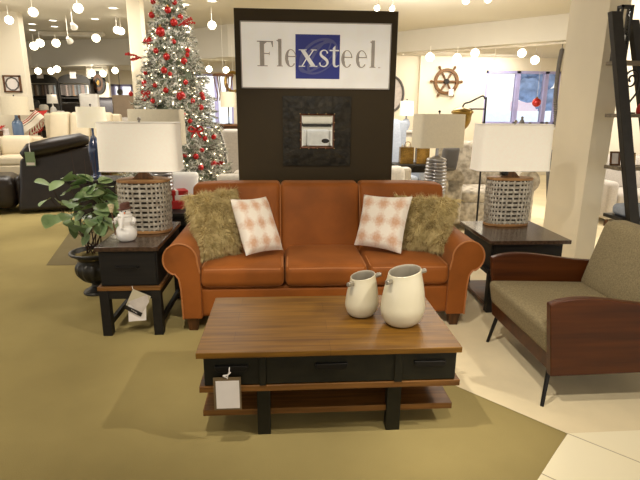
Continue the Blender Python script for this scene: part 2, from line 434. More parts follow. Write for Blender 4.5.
def fur_part(P, nrm, count, parent, rnd, length=.055):
    mb = MB()
    for _ in range(count):
        u, v = rnd.random(), rnd.random(); s_ = 1 if rnd.random() < .85 else -1
        if rnd.random() < .25:
            if rnd.random() < .5: u = rnd.choice((.01, .99, .03, .97))
            else: v = rnd.choice((.01, .99, .03, .97))
        p = P(u, v, s_)
        du = P(min(1, u+.02), v, s_)-P(max(0, u-.02), v, s_); dv = P(u, min(1, v+.02), s_)-P(u, max(0, v-.02), s_)
        n = du.cross(dv); n = n.normalized()*s_ if n.length else nrm*s_
        if n.dot(nrm)*s_ < 0: n = -n
        edge = Vector((0, 0, 0))
        if min(u, 1-u) < .06: edge += du.normalized()*(1 if u > .5 else -1)
        if min(v, 1-v) < .06: edge += dv.normalized()*(1 if v > .5 else -1)
        L = length*rnd.uniform(.6, 1.25)
        clump = Vector((noise.noise(p*13), noise.noise(p*13+Vector((7, 3, 1))), noise.noise(p*13+Vector((2, 9, 4)))))
        d = (n*.55+edge*.6+clump*.9+Vector((rnd.uniform(-.3, .3), rnd.uniform(-.3, .3), rnd.uniform(-.3, .3)))+Vector((0, 0, -.35))).normalized()
        wv = d.cross(Vector((rnd.uniform(-1, 1), rnd.uniform(-1, 1), rnd.uniform(-1, 1)))).normalized()*.0022
        q = p; pv = None
        for i in range(4):
            ww = wv*(1-i/3.2)
            cur = (mb.bm.verts.new(q-ww), mb.bm.verts.new(q+ww))
            if pv: mb.face([pv[0], pv[1], cur[1], cur[0]])
            pv = cur
            q = q+d*(L/3); d = (d+Vector((0, 0, -.28))+clump*.25).normalized()
    return mb.build('fur', 'fur', parent, normals=False, kind='stuff')
rnd = random.Random(3)
def fur_pillow(C, label):
    P, n = pillow_fn(C, .085, .06)
    o = tag(pillow_mesh(P, uv=False).build('fur_pillow', 'furbase', loc=sum((Vector(c) for c in C), Vector())/4), label, 'pillow', 'shaggy pillows on the sofa')
    fur_part(P, n, 9000, o, rnd)
def A(p, Y): return at(p[0], p[1], Y)
fur_pillow([A((202, 257), 3.50), A((239, 252), 3.62), A((234, 190), 3.93), A((184, 197), 3.80)], 'shaggy moss gold fur pillow beside the snowman end table end of the sofa')
fur_pillow([A((405, 246), 3.70), A((446, 251), 3.58), A((458, 200), 3.78), A((396, 196), 3.95)], 'shaggy moss gold fur pillow at the armchair end of the sofa')
def print_pillow(C, label):
    P, n = pillow_fn(C, .07, .07)
    tag(pillow_mesh(P, wr=.012).build('throw_pillow', 'print', loc=sum((Vector(c) for c in C), Vector())/4), label, 'pillow', 'rust printed pillows on the sofa')
print_pillow([A((246, 256), 3.46), A((283, 250), 3.66), A((266, 196.5), 3.80), A((230, 199), 3.62)], 'cream pillow with rust print leaning toward the snowman end table')
print_pillow([A((354, 245), 3.72), A((401, 254), 3.52), A((412.5, 196.5), 3.68), A((364, 194.5), 3.86)], 'cream pillow with rust print above the white vases')

# ================================================================== COFFEE TABLE
T = thing('coffee_table', 'brown wood and black coffee table with three drawers and two shelves', 'coffee table', (.2, 2.43, 0))
blk(-.409, .813, 2.087, 2.778, .455, .4835).build('tabletop', 'tabletop', T, bevel=.003)
blk(-.383, .800, 2.13, 2.74, .303, .454).build('case', 'black', T, bevel=.002)
for x0, x1 in ((-.38, -.128), (-.098, .508), (.540, .797)):
    o = blk(x0, x1, 2.112, 2.131, .307, .450).build('drawer', 'black', T, bevel=.003)
    cx = (x0+x1)/2; hw = .075; z = .398
    poly = [(-hw, .012), (hw, .012), (hw, -.004), (hw-.012, -.018), (-hw+.012, -.018), (-hw, -.004)]
    m = MB().prism(poly, lambda a, b, d, cx=cx, z=z: (cx+a, 2.113-d, z+b), .016)
    m.build('handle', 'darkmetal', o, bevel=.003)
blk(-.405, .822, 2.108, 2.76, .272, .302).build('middle_shelf', 'tablewood', T, bevel=.002)
blk(-.408, .822, 2.186, 2.70, .098, .13).build('lower_shelf', 'tablewood', T, bevel=.002)
for x0, x1 in ((-.145, -.082), (.487, .556)):
    for y0, y1, f in ((2.165, 2.22, 1), (2.66, 2.715, 0)):
        m = MB().box(x0, x1, y0, y1, 0, .271)
        if f: m.box(x0+.016, x1-.016, 2.104, 2.129, .303, .454)
        m.build('leg', 'black', T, bevel=.002)
# price tag on its drawer
T = thing('price_tag', 'blank white price card in a tan holder hanging from the coffee table drawer', 'tag', (-.27, 2.085, .2))
blk(-.336, -.211, 2.083, 2.086, .196, .362).build('card_holder', 'tagframe', T)
blk(-.325, -.219, 2.081, 2.084, .205, .345).build('card', 'paper', T)
MB().tube(cr([(-.272, 2.084, .355), (-.268, 2.083, .375), (-.262, 2.082, .39), (-.262, 2.09, .40), (-.262, 2.10, .405)]), .0025, 6).build('string', 'paper', T)
MB().tube(cr([(-.272, 2.083, .362), (-.29, 2.082, .372), (-.27, 2.081, .376), (-.255, 2.082, .388)]), .003, 6).build('string', 'paper', T)

# ------------------------------------------------------------------ vases
def vase(loc, h, r, label, rz):
    T = thing('vase', label, 'vase', loc, rz, 'white jug vases on the coffee table')
    prof = [(.0, .0), (.50, .0), (.68, .02), (.86, .10), (.97, .22), (1.0, .32), (.97, .45), (.915, .62), (.835, .78), (.765, .90), (.735, .97), (.73, .99), (.70, 1.0), (.665, .985), (.66, .94), (.70, .80), (.78, .6), (.82, .4), (.6, .2), (0, .18)]
    fine = cr([(a*r, b*h) for a, b in prof[1:-1]], 4)
    fine = [(.001, 0)]+fine+[(.001, .18*h)]
    def sl(p):
        t = max(0, p.z/h); p = p.copy(); p.z += .16*p.x*t*t; p.x += .02*t*h*.2; return p
    i0 = len(fine)*12//19
    out, inn = fine[:i0+1], fine[i0:]
    MB().lathe(out, n=40, sy=.86, fn=sl, cap1=False).build('body', 'ceramic', T, world=False, angle=1.5)
    MB().lathe(inn, n=40, sy=.86, fn=sl, cap0=False).build('inside', 'ceramicin', T, world=False, angle=1.5)
    for s_ in (-1, 1):
        z = h*(.86 if s_ < 0 else .93); x0 = s_*r*.70
        mb = MB().tube([(x0*.9, -.01*s_-.01, z), (x0+s_*.022, -.012, z+.002), (x0+s_*.045, -.016, z+.004)], [.0125, .0125, .0125], 12)
        mb.build('handle', 'pewter', T, world=False, bevel=.003)
ZT = .4835
vase((.400, 2.49, ZT), .222, .094, 'smaller white ceramic jug vase on the coffee table', .55)
vase((.592, 2.372, ZT), .283, .120, 'larger white ceramic jug vase on the coffee table', .5)

# ================================================================== END TABLES
T = thing('end_table', 'black wood end table with brown top carrying the snowman figurine', 'end table', (-1.07, 3.7, 0))
blk(-1.272, -.858, 3.317, 4.10, .612, .643).build('tabletop', 'endtop', T, bevel=.003)
blk(-1.258, -.874, 3.345, 4.08, .362, .612).build('case', 'blackend', T, bevel=.002)
o = blk(-1.250, -.884, 3.335, 3.346, .372, .604).build('drawer', 'blackend', T, bevel=.002)
MB().tube([(-1.145, 3.337, .50), (-1.145, 3.318, .50), (-1.0, 3.318, .50), (-1.0, 3.337, .50)], .006, 8).build('handle', 'darkmetal', o)
blk(-1.280, -.858, 3.32, 4.10, .334, .361).build('middle_shelf', 'tablewood', T, bevel=.002)
m = MB().box(-1.21, -.92, 3.33, 3.355, .272, .334).box(-1.21, -.92, 4.055, 4.08, .272, .334).box(-1.262, -1.238, 3.38, 4.04, .272, .334).box(-.898, -.876, 3.38, 4.04, .272, .334)
m.build('apron', 'blackend', T)
for x0 in (-1.274, -.925):
    for y0 in (3.325, 4.03):
        blk(x0, x0+.062, y0, y0+.062, 0, .334).build('leg', 'blackend', T, bevel=.002)
for x0 in (-1.255, -.906):
    blk(x0, x0+.025, 3.387, 4.03, .05, .09).build('stretcher', 'blackend', T)
T = thing('sales_packet', 'clear packet of white papers with a black band hanging below the snowman table drawer', 'tag', (-1.0, 3.305, .13))
q = [at(131.5, 288, 3.30), at(151, 296, 3.30), at(141, 316, 3.30), at(125, 308, 3.30)]
def card(pts, y, name, mat, t=.003):
    b = [Vector((p.x, y, p.z)) for p in pts]; f = [Vector((p.x, y-t, p.z)) for p in pts]
    mb = MB(); mb.add(b+f, [(0, 1, 2, 3), (7, 6, 5, 4), (0, 4, 5, 1), (1, 5, 6, 2), (2, 6, 7, 3), (3, 7, 4, 0)]); mb.build(name, mat, T)
card([at(133, 289, 3.31), at(151, 296.5, 3.31), at(142, 316, 3.31), at(125, 307, 3.31)], 3.312, 'sleeve', 'clear')
card([at(128, 305, 3.3), at(146, 305, 3.3), at(146, 320.5, 3.3), at(128.5, 322, 3.3)], 3.308, 'sheet', 'paper')
card([at(128, 302, 3.3), at(147, 295, 3.3), at(149, 302, 3.3), at(141, 315, 3.3), at(126, 308, 3.3)][:4], 3.304, 'sheet', 'papergrey')
card([at(125.5, 305, 3.3), at(142.5, 313, 3.3), at(141, 316.5, 3.3), at(124.5, 308.5, 3.3)], 3.3, 'band', 'blackp')
sw = [at(131.5+i*.8, 309.6+i*.5+(1 if i % 2 else -1)*.6, 3.296) for i in range(8)]
MB().tube(sw, .0015, 5).build('script_mark', 'paper', T)
MB().tube([at(133, 289.5, 3.306), at(132.5, 288, 3.31), at(132, 286, 3.318)], .002, 5).build('string', 'paper', T)

T = thing('end_table', 'dark brown end table with overhanging top between the sofa and the armchair', 'end table', (1.84, 3.9, 0))
blk(1.527, 2.153, 3.545, 4.238, .57, .60).build('tabletop', 'endtop', T, bevel=.003)
blk(1.56, 2.12, 3.60, 4.20, .36, .57).build('case', 'blackend', T, bevel=.002)
o = blk(1.58, 2.10, 3.588, 3.602, .37, .56).build('drawer', 'blackend', T, bevel=.002)
MB().tube([(1.76, 3.59, .47), (1.76, 3.572, .47), (1.92, 3.572, .47), (1.92, 3.59, .47)], .006, 8).build('handle', 'metal', o)
blk(1.54, 2.14, 3.58, 4.22, .325, .36).build('middle_shelf', 'blackend', T, bevel=.002)
for x0 in (1.565, 2.055):
    for y0 in (3.60, 4.14):
        blk(x0, x0+.06, y0, y0+.06, 0, .325).build('leg', 'blackend', T, bevel=.002)
blk(1.57, 2.11, 3.62, 4.18, .04, .07).build('lower_shelf', 'brownwood', T, bevel=.002)

# ================================================================== WOVEN LAMPS
def oval(a, rx, ry, pw=2.6):
    c, s = math.cos(a), math.sin(a)
    return rx*math.copysign(abs(c)**(2/pw), c), ry*math.copysign(abs(s)**(2/pw), s)
def woven_lamp(loc, bw, bh, bd, sw, z0, z1, sd, label, sdx=0):
    T = thing('table_lamp', label, 'lamp', loc, 0, 'woven metal lamps on the end tables')
    rx, ry = bw/2, bd/2
    NA, NV = 34, 10
    pr = lambda z: 1-.07*((z/bh)-.5)**2-.05*(1-z/bh)
    def ribbon(mb, pts, nrm, wid, t=.004):
        rs = []
        for p, n_, b_ in zip(pts, nrm, wid): rs.append([p-b_-n_*t, p+b_-n_*t, p+b_+n_*t, p-b_+n_*t])
        mb.rings([r for r in rs], closed=False)
    mb = MB()
    for k in range(NA):
        a = 2*PI*(k+.5)/NA; pts = []; nn = []; ww = []
        for j in range(NV*2+1):
            z = .02+(bh-.04)*j/(NV*2)
            x, y = oval(a, rx*pr(z), ry*pr(z)); x2, y2 = oval(a+.01, rx*pr(z), ry*pr(z))
            tv = Vector((x2-x, y2-y, 0)).normalized(); n_ = Vector((tv.y, -tv.x, 0))
            off = .003*math.sin(j*PI/2+(PI if k % 2 else 0))
            pts.append(Vector((x, y, z))+n_*off); nn.append(n_); ww.append(tv*.0062)
        ribbon(mb, pts, nn, ww, .003)
    for j in range(NV):
        z = .02+(bh-.04)*(j+.5)/NV; rs = []
        for k in range(NA*2):
            a = 2*PI*k/(NA*2); x, y = oval(a, rx*pr(z), ry*pr(z)); x2, y2 = oval(a+.01, rx*pr(z), ry*pr(z))
            tv = Vector((x2-x, y2-y, 0)).normalized(); n_ = Vector((tv.y, -tv.x, 0))
            off = .003*math.cos(k*PI/2)*(1 if j % 2 else -1); p = Vector((x, y, z))+n_*off; u = Vector((0, 0, .0095))
            rs.append([p-u-n_*.003, p+u-n_*.003, p+u+n_*.003, p-u+n_*.003])
        mb.rings(rs, closed=True)
    MB().rings([[(*oval(2*PI*i/48, rx*.9*pr(z), ry*.9*pr(z)), z) for i in range(48)] for z in (.01, bh*.5, bh-.01)]).build('dark_core', 'holedark', T, world=False)  # added dark core, paints the shade seen through the weave's holes
    mb.build('woven_body', 'lattice', T, world=False, smooth=False)
    def ovring(z0_, z1_, k, name, mat):
        r = [[(*oval(2*PI*i/48, rx*s_, ry*s_), z) for i in range(48)] for s_, z in ((k*.97, z0_), (k, z0_+.004), (k, z1_-.004), (k*.97, z1_))]
        MB().rings(r).build(name, mat, T, world=False)
    ovring(0, .022, .98, 'base', 'lamprim'); ovring(bh-.02, bh, 1.0, 'top_cap', 'lamprim')
    m = MB(); m.hexa([(-.075, -.03, bh), (.075, -.03, bh), (.075, .03, bh), (-.075, .03, bh)], [(-.022, -.02, bh+.055), (.022, -.02, bh+.055), (.022, .02, bh+.055), (-.022, .02, bh+.055)])
    m.build('neck', 'lampneck', T, world=False, bevel=.003)
    MB().cyl((0, 0, bh+.05), (0, 0, z1+.012), .008).build('rod', 'metal', T, world=False)
    def sh(s_, z, i): x, y = oval(2*PI*i/64, sw/2*s_, sd/2*s_, 7); return (x+sdx, y, z)
    rs = [[sh(1.0, z0, i) for i in range(64)], [sh(.985, z0+(z1-z0)*.5, i) for i in range(64)], [sh(.97, z1, i) for i in range(64)]]
    ins = [[sh(.96, z1-.001, i) for i in range(64)], [sh(.985, z0+.001, i) for i in range(64)]]
    o = MB().rings(rs+ins, closed=True).build('lamp_shade', 'shade', T, world=False, angle=.9)
    for z, s_ in ((z0+.004, 1.0), (z1-.004, .97)): MB().tube([sh(s_+.004, z, i) for i in range(64)], .004, 5, closed=True).build('shade_trim', 'white', o, world=False)
    MB().lathe([(.001, 0), (.012, .004), (.014, .012), (.008, .02), (.001, .024)], (0, 0, z1+.01), 12).build('finial', 'metal', T, world=False)
    MB().tube([(-.06+sdx, 0, z1-.03), (.06, 0, z1-.03)], .004, 6).build('spider', 'metal', T, world=False)
    return T
woven_lamp((-1.045, 3.80, .643), .375, .392, .27, .565, .455, .80, .27, 'woven metal drum lamp with white shade behind the snowman figurine')
woven_lamp((1.875, 4.10, .60), .385, .405, .2, .612, .465, .838, .25, 'woven metal drum lamp with white shade on the armchair side end table', -.015)
# ornament hung by the neck of the lamp beside the armchair
T = thing('ornament', 'small dark bird-like ornament hanging under the white shade beside the armchair', 'ornament', (1.80, 4.04, 1.02))
MB().ball((1.795, 4.03, 1.045), .026, 12, (1.25, .8, .8)).build('body', 'blackp', T)
MB().tube([(1.80, 4.03, 1.05), (1.83, 4.06, 1.06)], .006, 6).build('tail', 'blackp', T)

# ================================================================== SNOWMAN
c = Vector((-1.108, 3.50, .643))
T = thing('snowman_figurine', 'white ceramic snowman figurine with a brown hat holding a broom', 'figurine', c)
prof = cr([(.001, 0), (.045, .002), (.064, .025), (.07, .055), (.062, .09), (.048, .108), (.05, .125), (.052, .142), (.044, .165), (.034, .177), (.037, .19), (.038, .205), (.031, .225), (.012, .236), (.001, .238)], 4)
MB().lathe(prof, n=28).build('body', 'snow', T, world=False, angle=1.6)
m = MB().lathe([(.001, .225), (.047, .222), (.048, .229), (.034, .233), (.033, .262), (.026, .268), (.001, .268)], n=20, fn=lambda p: Vector((p.x+.012*(p.z-.22)*10, p.y, p.z+.15*p.x)))
m.build('hat', 'brownhat', T, world=False)
MB().cyl((.01, -.036, .203), (.018, -.062, .199), .006, .001, 8).build('nose', 'orange', T, world=False)
for s_ in (-1, 1): MB().ball((.004+s_*.013, -.036, .213), .004, 8).build('eye', 'blackp', T, world=False)
m = MB().tube([(.041*math.cos(a), .041*math.sin(a), .18) for a in [2*PI*k/20 for k in range(20)]], .010, 8, closed=True)
m.tube([(.0, -.044, .178), (-.008, -.056, .15), (-.012, -.062, .118), (-.012, -.068, .10)], [.010, .012, .012, .013], 8); m.build('scarf', 'snow', T, world=False)
for s_ in (-1, 1): MB().tube(cr([(s_*.045, 0, .16), (s_*.066, -.02, .148), (s_*.062, -.045, .135)]), .014, 8).build('arm', 'snow', T, world=False)
MB().tube([(-.058, -.05, .05), (-.068, -.045, .15), (-.074, -.04, .215)], .004, 6).build('broom_handle', 'brownwood', T, world=False)
MB().lathe([(.006, 0), (.012, .01), (.022, .055), (.018, .06), (.001, .06)], (-.075, -.04, .205), 12, sy=.5).build('broom_bristles', 'straw', T, world=False)

# ================================================================== POTTED PLANT
c = Vector((-1.62, 4.22, 0))
T = thing('potted_plant', 'broad leafed green plant in a dark footed urn behind the snowman table', 'plant', c)
prof = cr([(.001, 0), (.105, 0), (.11, .02), (.085, .035), (.05, .06), (.045, .085), (.07, .10), (.115, .13), (.15, .18), (.155, .24), (.135, .28), (.13, .30), (.16, .335), (.192, .35), (.195, .365), (.178, .37), (.15, .345), (.14, .33)], 4)
def flute(p):
    a = math.atan2(p.y, p.x); r = math.hypot(p.x, p.y)
    if .11 < p.z < .27: k = 1+.035*math.cos(14*a); return Vector((p.x*k, p.y*k, p.z))
    return p
MB().lathe(prof, n=84, fn=flute).build('urn', 'urn', T, world=False, angle=1.2)
MB().lathe([(.001, .349), (.08, .347), (.15, .338), (.15, .32)], n=24, fn=lambda p: p+Vector((0, 0, .012*noise.noise(p*30)))).build('moss', 'moss', T, world=False)
rnd = random.Random(11)
ms = MB(); ml = MB(); mp_ = MB()
def leaf(mb, base, d, L, W, roll):
    d = d.normalized(); side = d.cross(Vector((0, 0, 1)))
    side = side.normalized() if side.length > .1 else Vector((1, 0, 0)); up = side.cross(d)
    R = Matrix.Rotation(roll, 3, d); side = R @ side; up = R @ up
    prof = [(0, 0), (.12, .55), (.3, .93), (.48, 1), (.66, .9), (.82, .62), (.93, .3), (1, 0)]
    rows = []
    for t, w in prof:
        cpt = base+d*(t*L)+up*(-.22*L*t*t)
        if w == 0: rows.append([mb.bm.verts.new(cpt)]*3)
        else: rows.append([mb.bm.verts.new(cpt-side*w*W/2+up*.10*w*W), mb.bm.verts.new(cpt), mb.bm.verts.new(cpt+side*w*W/2+up*.10*w*W)])
    for i in range(len(rows)-1):
        for j in (0, 1):
            vs = []
            for v in (rows[i][j], rows[i][j+1], rows[i+1][j+1], rows[i+1][j]):
                if v not in vs: vs.append(v)
            if len(vs) > 2: mb.face(vs)
tips = []
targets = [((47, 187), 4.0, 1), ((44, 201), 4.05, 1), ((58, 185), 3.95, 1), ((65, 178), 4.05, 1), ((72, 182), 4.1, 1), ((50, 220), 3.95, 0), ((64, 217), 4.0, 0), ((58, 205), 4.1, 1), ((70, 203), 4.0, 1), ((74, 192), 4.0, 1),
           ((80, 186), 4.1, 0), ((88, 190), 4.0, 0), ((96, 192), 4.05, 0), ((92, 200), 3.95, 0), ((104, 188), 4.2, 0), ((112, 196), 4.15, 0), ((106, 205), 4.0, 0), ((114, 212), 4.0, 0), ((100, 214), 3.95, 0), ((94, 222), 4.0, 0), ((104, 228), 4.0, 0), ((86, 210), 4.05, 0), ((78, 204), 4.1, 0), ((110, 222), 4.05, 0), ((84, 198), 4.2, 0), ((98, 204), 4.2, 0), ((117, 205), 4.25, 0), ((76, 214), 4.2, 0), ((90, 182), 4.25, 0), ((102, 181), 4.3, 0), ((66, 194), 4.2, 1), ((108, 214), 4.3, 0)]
stems = []
for k in range(11):
    a = rnd.uniform(0, 2*PI); r = rnd.uniform(.02, .08)
    b = c+Vector((r*math.cos(a), r*math.sin(a), .34)); e = c+Vector((rnd.uniform(-.2, .2), rnd.uniform(-.16, .16), rnd.uniform(.62, .85)))
    mid = b.lerp(e, .5)+Vector((rnd.uniform(-.03, .03), rnd.uniform(-.03, .03), .03)); stems.append((b, mid, e))
    ms.tube(cr([b, mid, e], 4), [.006-.003*i/8 for i in range(9)], 6)
for (uv, Y, pale) in targets:
    p = at(uv[0], uv[1]-5, Y); st = min(stems, key=lambda s_: (s_[2]-p).length); a0 = st[1].lerp(st[2], rnd.uniform(.4, 1))
    d = p-a0; d.z *= .4
    base = p-d.normalized()*.05
    ms.tube([a0, a0.lerp(base, .5)+Vector((0, 0, .02)), base], .0025, 5)
    for q in range(2 if not pale else 1):
        dd = d.normalized()+Vector((rnd.uniform(-.5, .5), -rnd.uniform(.1, .6), rnd.uniform(-.7, -.05)))
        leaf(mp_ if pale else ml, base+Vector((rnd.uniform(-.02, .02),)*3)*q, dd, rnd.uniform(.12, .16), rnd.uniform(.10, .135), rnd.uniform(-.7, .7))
for k in range(26):
    st = rnd.choice(stems); a0 = st[1].lerp(st[2], rnd.uniform(.5, 1))
    d = Vector((rnd.uniform(-1, 1), rnd.uniform(-1, .5), rnd.uniform(-.5, .5)))
    base = a0+d.normalized()*rnd.uniform(.03, .12); ms.tube([a0, base], .002, 5)
    leaf(ml, base, d+Vector((0, 0, -.3)), rnd.uniform(.09, .13), rnd.uniform(.08, .10), rnd.uniform(-.8, .8))
for u0, v0, u1, v1 in ((76, 180, 71, 152), (86, 178, 84, 158), (90, 178, 92, 160), (96, 180, 94, 152)):
    ms.tube(cr([at((u0+88)/2, 205, 4.2), at(u0, v0, 4.25), at(u1, v1, 4.3)], 4), .0022, 5)
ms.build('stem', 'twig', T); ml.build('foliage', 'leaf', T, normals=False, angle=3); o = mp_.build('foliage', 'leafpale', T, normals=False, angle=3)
o['label'] = 'paler green leaves of the urn plant'

# ================================================================== ARMCHAIR
T = thing('armchair', 'low armchair with mahogany panel arms and grey green cushions beside the coffee table', 'armchair', (1.8, 2.74, 0))
def side_panel(y, xoff):
    top = cr([(1.338, .592), (1.40, .612), (1.50, .622), (1.62, .615), (1.76, .596), (1.92, .574), (2.10, .56), (2.26, .552)], 5)
    poly = [(1.39, .185)]+[(2.26, .20)]+top[::-1]
    return MB().prism(poly, lambda a, b, d: (a+xoff, y+d, b), .045).build('arm_panel', 'chairwood', T, bevel=.006, seg=3)
side_panel(2.31, 0); side_panel(3.14, .035)
blk(1.405, 1.435, 2.355, 3.14, .19, .285).build('front_rail', 'chairwood', T, bevel=.005)
blk(1.435, 2.24, 2.355, 3.14, .21, .275).build('seat_frame', 'blackp', T)
blk(2.2, 2.24, 2.355, 3.14, .2, .56).build('back_rail', 'chairwood', T, bevel=.005)
def tilt(v):
    v.z -= (v.x-1.4)*.03; v.x -= .03*max(0, (v.z-.3))/.15*1; return v
MB().rbox((1.715, 2.747, .362), (.67, .775, .165), .035, puff=.012, n=8, fn=tilt).build('seat_cushion', 'olive', T)
def leanb(v):
    v.x += (v.z-.42)*.28; return v
MB().rbox((2.06, 2.747, .63), (.15, .775, .45), .04, puff=.02, axis=0, n=8, fn=leanb).build('back_cushion', 'olive', T)
for (x, y, x2, y2) in ((1.43, 2.40, 1.372, 2.325), (1.43, 3.09, 1.378, 3.10), (2.19, 2.40, 2.27, 2.36), (2.19, 3.09, 2.27, 3.13)):
    MB().cyl((x, y, .215), (x2, y2, 0), .014, .010, 10).build('leg', 'darkmetal', T)

# ================================================================== DISPLAY PANEL, SIGN, MIRROR
PY = 4.5
T = thing('display_stand', 'tall dark brown display panel standing behind the orange sofa', 'display panel', (.27, 4.56, 0))
blk(-.41, .956, PY, PY+.10, 0, 2.336).build('board', 'panel', T, bevel=.004)
blk(-.45, 1.0, PY-.06, PY+.30, 0, .05).build('foot', 'panel', T, bevel=.004)
SX = lambda px: -.3545+(px-241)*.00832
T = thing('shop_sign', 'white sign board with grey lettering over a blue square on the dark panel', 'sign', (.27, PY-.012, 1.715))
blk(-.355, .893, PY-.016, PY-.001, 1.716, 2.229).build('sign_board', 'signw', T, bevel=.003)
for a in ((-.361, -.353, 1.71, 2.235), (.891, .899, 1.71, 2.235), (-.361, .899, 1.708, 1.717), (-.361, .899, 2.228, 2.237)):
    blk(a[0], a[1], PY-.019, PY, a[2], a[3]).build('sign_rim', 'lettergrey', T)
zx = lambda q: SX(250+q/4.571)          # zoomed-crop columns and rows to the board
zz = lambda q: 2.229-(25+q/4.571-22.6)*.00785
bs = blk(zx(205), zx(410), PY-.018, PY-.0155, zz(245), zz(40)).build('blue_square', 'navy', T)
def flat(polys, name, mat, parent, y0, y1):
    mb = MB()
    for p in polys: mb.prism(p, lambda a, b, d: (a, y0+d, b), y1-y0)
    return mb.build(name, mat, parent, smooth=False)
def strokepoly(pts, ws, close=False):
    L = []; Rr = []; n = len(pts)
    for i, (p, w_) in enumerate(zip(pts, ws)):
        a = pts[i-1] if i or close else pts[0]; b = pts[(i+1) % n] if i < n-1 or close else pts[-1]
        dx, dy = b[0]-a[0], b[1]-a[1]; l = math.hypot(dx, dy) or 1
        L.append((p[0]-dy/l*w_/2, p[1]+dx/l*w_/2)); Rr.append((p[0]+dy/l*w_/2, p[1]-dx/l*w_/2))
    out = []
    for i in range(n if close else n-1):
        j = (i+1) % n; out.append([L[i], Rr[i], Rr[j], L[j]])
    return out
# globe-like swirl in the blue square
sw = []
cx, cz = (zx(205)+zx(410))/2, (zz(40)+zz(245))/2; hs = (zx(410)-zx(205))/2
for (ex, ez, ra, rb, rot) in ((.0, .0, .96, .40, .62), (.05, .02, .92, .62, .62), (.08, .06, .80, .22, .95)):
    pts = []
    for k in range(49):
        a = 2*PI*k/48; x, z = ra*math.cos(a), rb*math.sin(a)
        X = ex+x*math.cos(rot)-z*math.sin(rot); Z = ez+x*math.sin(rot)+z*math.cos(rot)
        pts.append((cx+max(-.99, min(.99, X))*hs, cz+max(-.99, min(.99, Z))*hs))
    flat(strokepoly(pts, [.008+.014*abs(math.sin(PI*k/48+.6)) for k in range(49)]), 'swirl_mark', 'swirl', bs, PY-.0187-.0004*len(bs.children), PY-.0176)
def RC(x0, x1, y0, y1): return [(x0, y0), (x1, y0), (x1, y1), (x0, y1)]
def gF(): return [RC(15, 35, 3, 113), RC(3, 50, 0, 4), RC(3, 76, 111, 116), [(76, 112), (66, 112), (73, 88), (76, 88)], RC(34, 60, 56, 61), [(60, 48), (60, 70), (57, 62), (57, 56)], [(34, 111), (48, 111), (34, 100)]]
def gl(): return [RC(6, 21, 3, 126), RC(-1, 27, 0, 4), [(-3, 120), (7, 122), (7, 112)]]
def ge():
    out = []; n = 40; O = []; I = []
    for k in range(n+1):
        a = math.radians(8+(322-8)*k/n)
        O.append((26+26*math.cos(a), 39+41*math.sin(a))); th = 4.5+10*max(0, -math.cos(a))**.8+(3 if math.sin(a) < -.3 else 0)
        I.append((26+(26-th)*math.cos(a)+(0), 39+(41-max(3.5, th*.55))*math.sin(a)))
    for k in range(n): out.append([O[k], O[k+1], I[k+1], I[k]])
    out.append(RC(9, 51, 44, 49)); return out
def gx(): return [[(4, 79), (25, 79), (78, 0), (56, 0)], [(70, 79), (63, 79), (40, 44), (43, 39)], [(36, 37), (33, 42), (8, 0), (15, 0)], RC(-2, 34, 76, 80), RC(54, 80, 76, 80), RC(-2, 27, 0, 4), RC(48, 84, 0, 4)]
def gs():
    pts = cr([(41, 63), (36, 74), (24, 78), (12, 72), (9, 60), (15, 50), (28, 40), (38, 30), (41, 18), (34, 6), (22, 2), (9, 7), (5, 20)], 4)
    ws = [7, 5, 5, 7, 10, 12, 13, 12, 10, 7, 5, 5, 7]; W = [q[0] for q in cr([(w_,) for w_ in ws], 4)]
    return strokepoly(pts, W)
def gt():
    return [RC(0, 44, 74, 80), [(15, 14), (27, 14), (27, 100), (15, 88)]]+strokepoly(cr([(21, 16), (24, 6), (33, 3), (45, 9)], 4), [q[0] for q in cr([(12,), (10,), (7,), (3,)], 4)])
def place(g, x0, base=189, clip=None):
    return [[(zx(x0+a*sx_), zz(base-b)) for a, b in p] for p in g for sx_ in (1.0,)]
for g, q in ((gF, 27), (gl, 120), (ge, 157), (ge, 417), (ge, 485), (gl, 551)):
    flat(place(g(), q), 'letter', 'lettergrey', T, PY-.0205, PY-.0155)
flat(place([RC(0, 5, 0, 5), RC(7, 9, 0, 5)], 592, 191), 'registered_mark', 'lettergrey', T, PY-.0205, PY-.0155)
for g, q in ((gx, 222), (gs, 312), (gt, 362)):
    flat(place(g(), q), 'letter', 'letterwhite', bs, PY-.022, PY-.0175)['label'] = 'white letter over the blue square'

T = thing('hanging_mirror', 'square mirror in a wide dark hammered frame hanging below the white sign', 'mirror', (.277, PY-.02, 1.055))
x0, x1, z0, z1 = -.018, .574, 1.057, 1.648; gx0, gx1, gz0, gz1 = .132, .428, 1.208, 1.502
def frame_fn(mb, a, b, y_out, y_in, yb):
    o_ = [(a[0], a[2]), (a[1], a[2]), (a[1], a[3]), (a[0], a[3])]; i_ = [(b[0], b[2]), (b[1], b[2]), (b[1], b[3]), (b[0], b[3])]
    for k in range(4):
        A0, A1, B0, B1 = o_[k], o_[(k+1) % 4], i_[k], i_[(k+1) % 4]
        def f(u, v):
            p = Vector((A0[0]+(A1[0]-A0[0])*u, 0, A0[1]+(A1[1]-A0[1])*u)); q = Vector((B0[0]+(B1[0]-B0[0])*u, 0, B0[1]+(B1[1]-B0[1])*u))
            r = p.lerp(q, v); r.y = y_out+(y_in-y_out)*math.sin(v*PI/2)+(.008*noise.noise(Vector((r.x*22, 3, r.z*22))) if 0 < v < 1 else 0)
            return r
        mb.grid(f, 24, 8)
        mb.add([(A0[0], y_out, A0[1]), (A1[0], y_out, A1[1]), (A1[0], yb, A1[1]), (A0[0], yb, A0[1])], [(0, 1, 2, 3)])
        mb.add([(B0[0], y_in, B0[1]), (B1[0], y_in, B1[1]), (B1[0], yb, B1[1]), (B0[0], yb, B0[1])], [(0, 1, 2, 3)])
    return mb
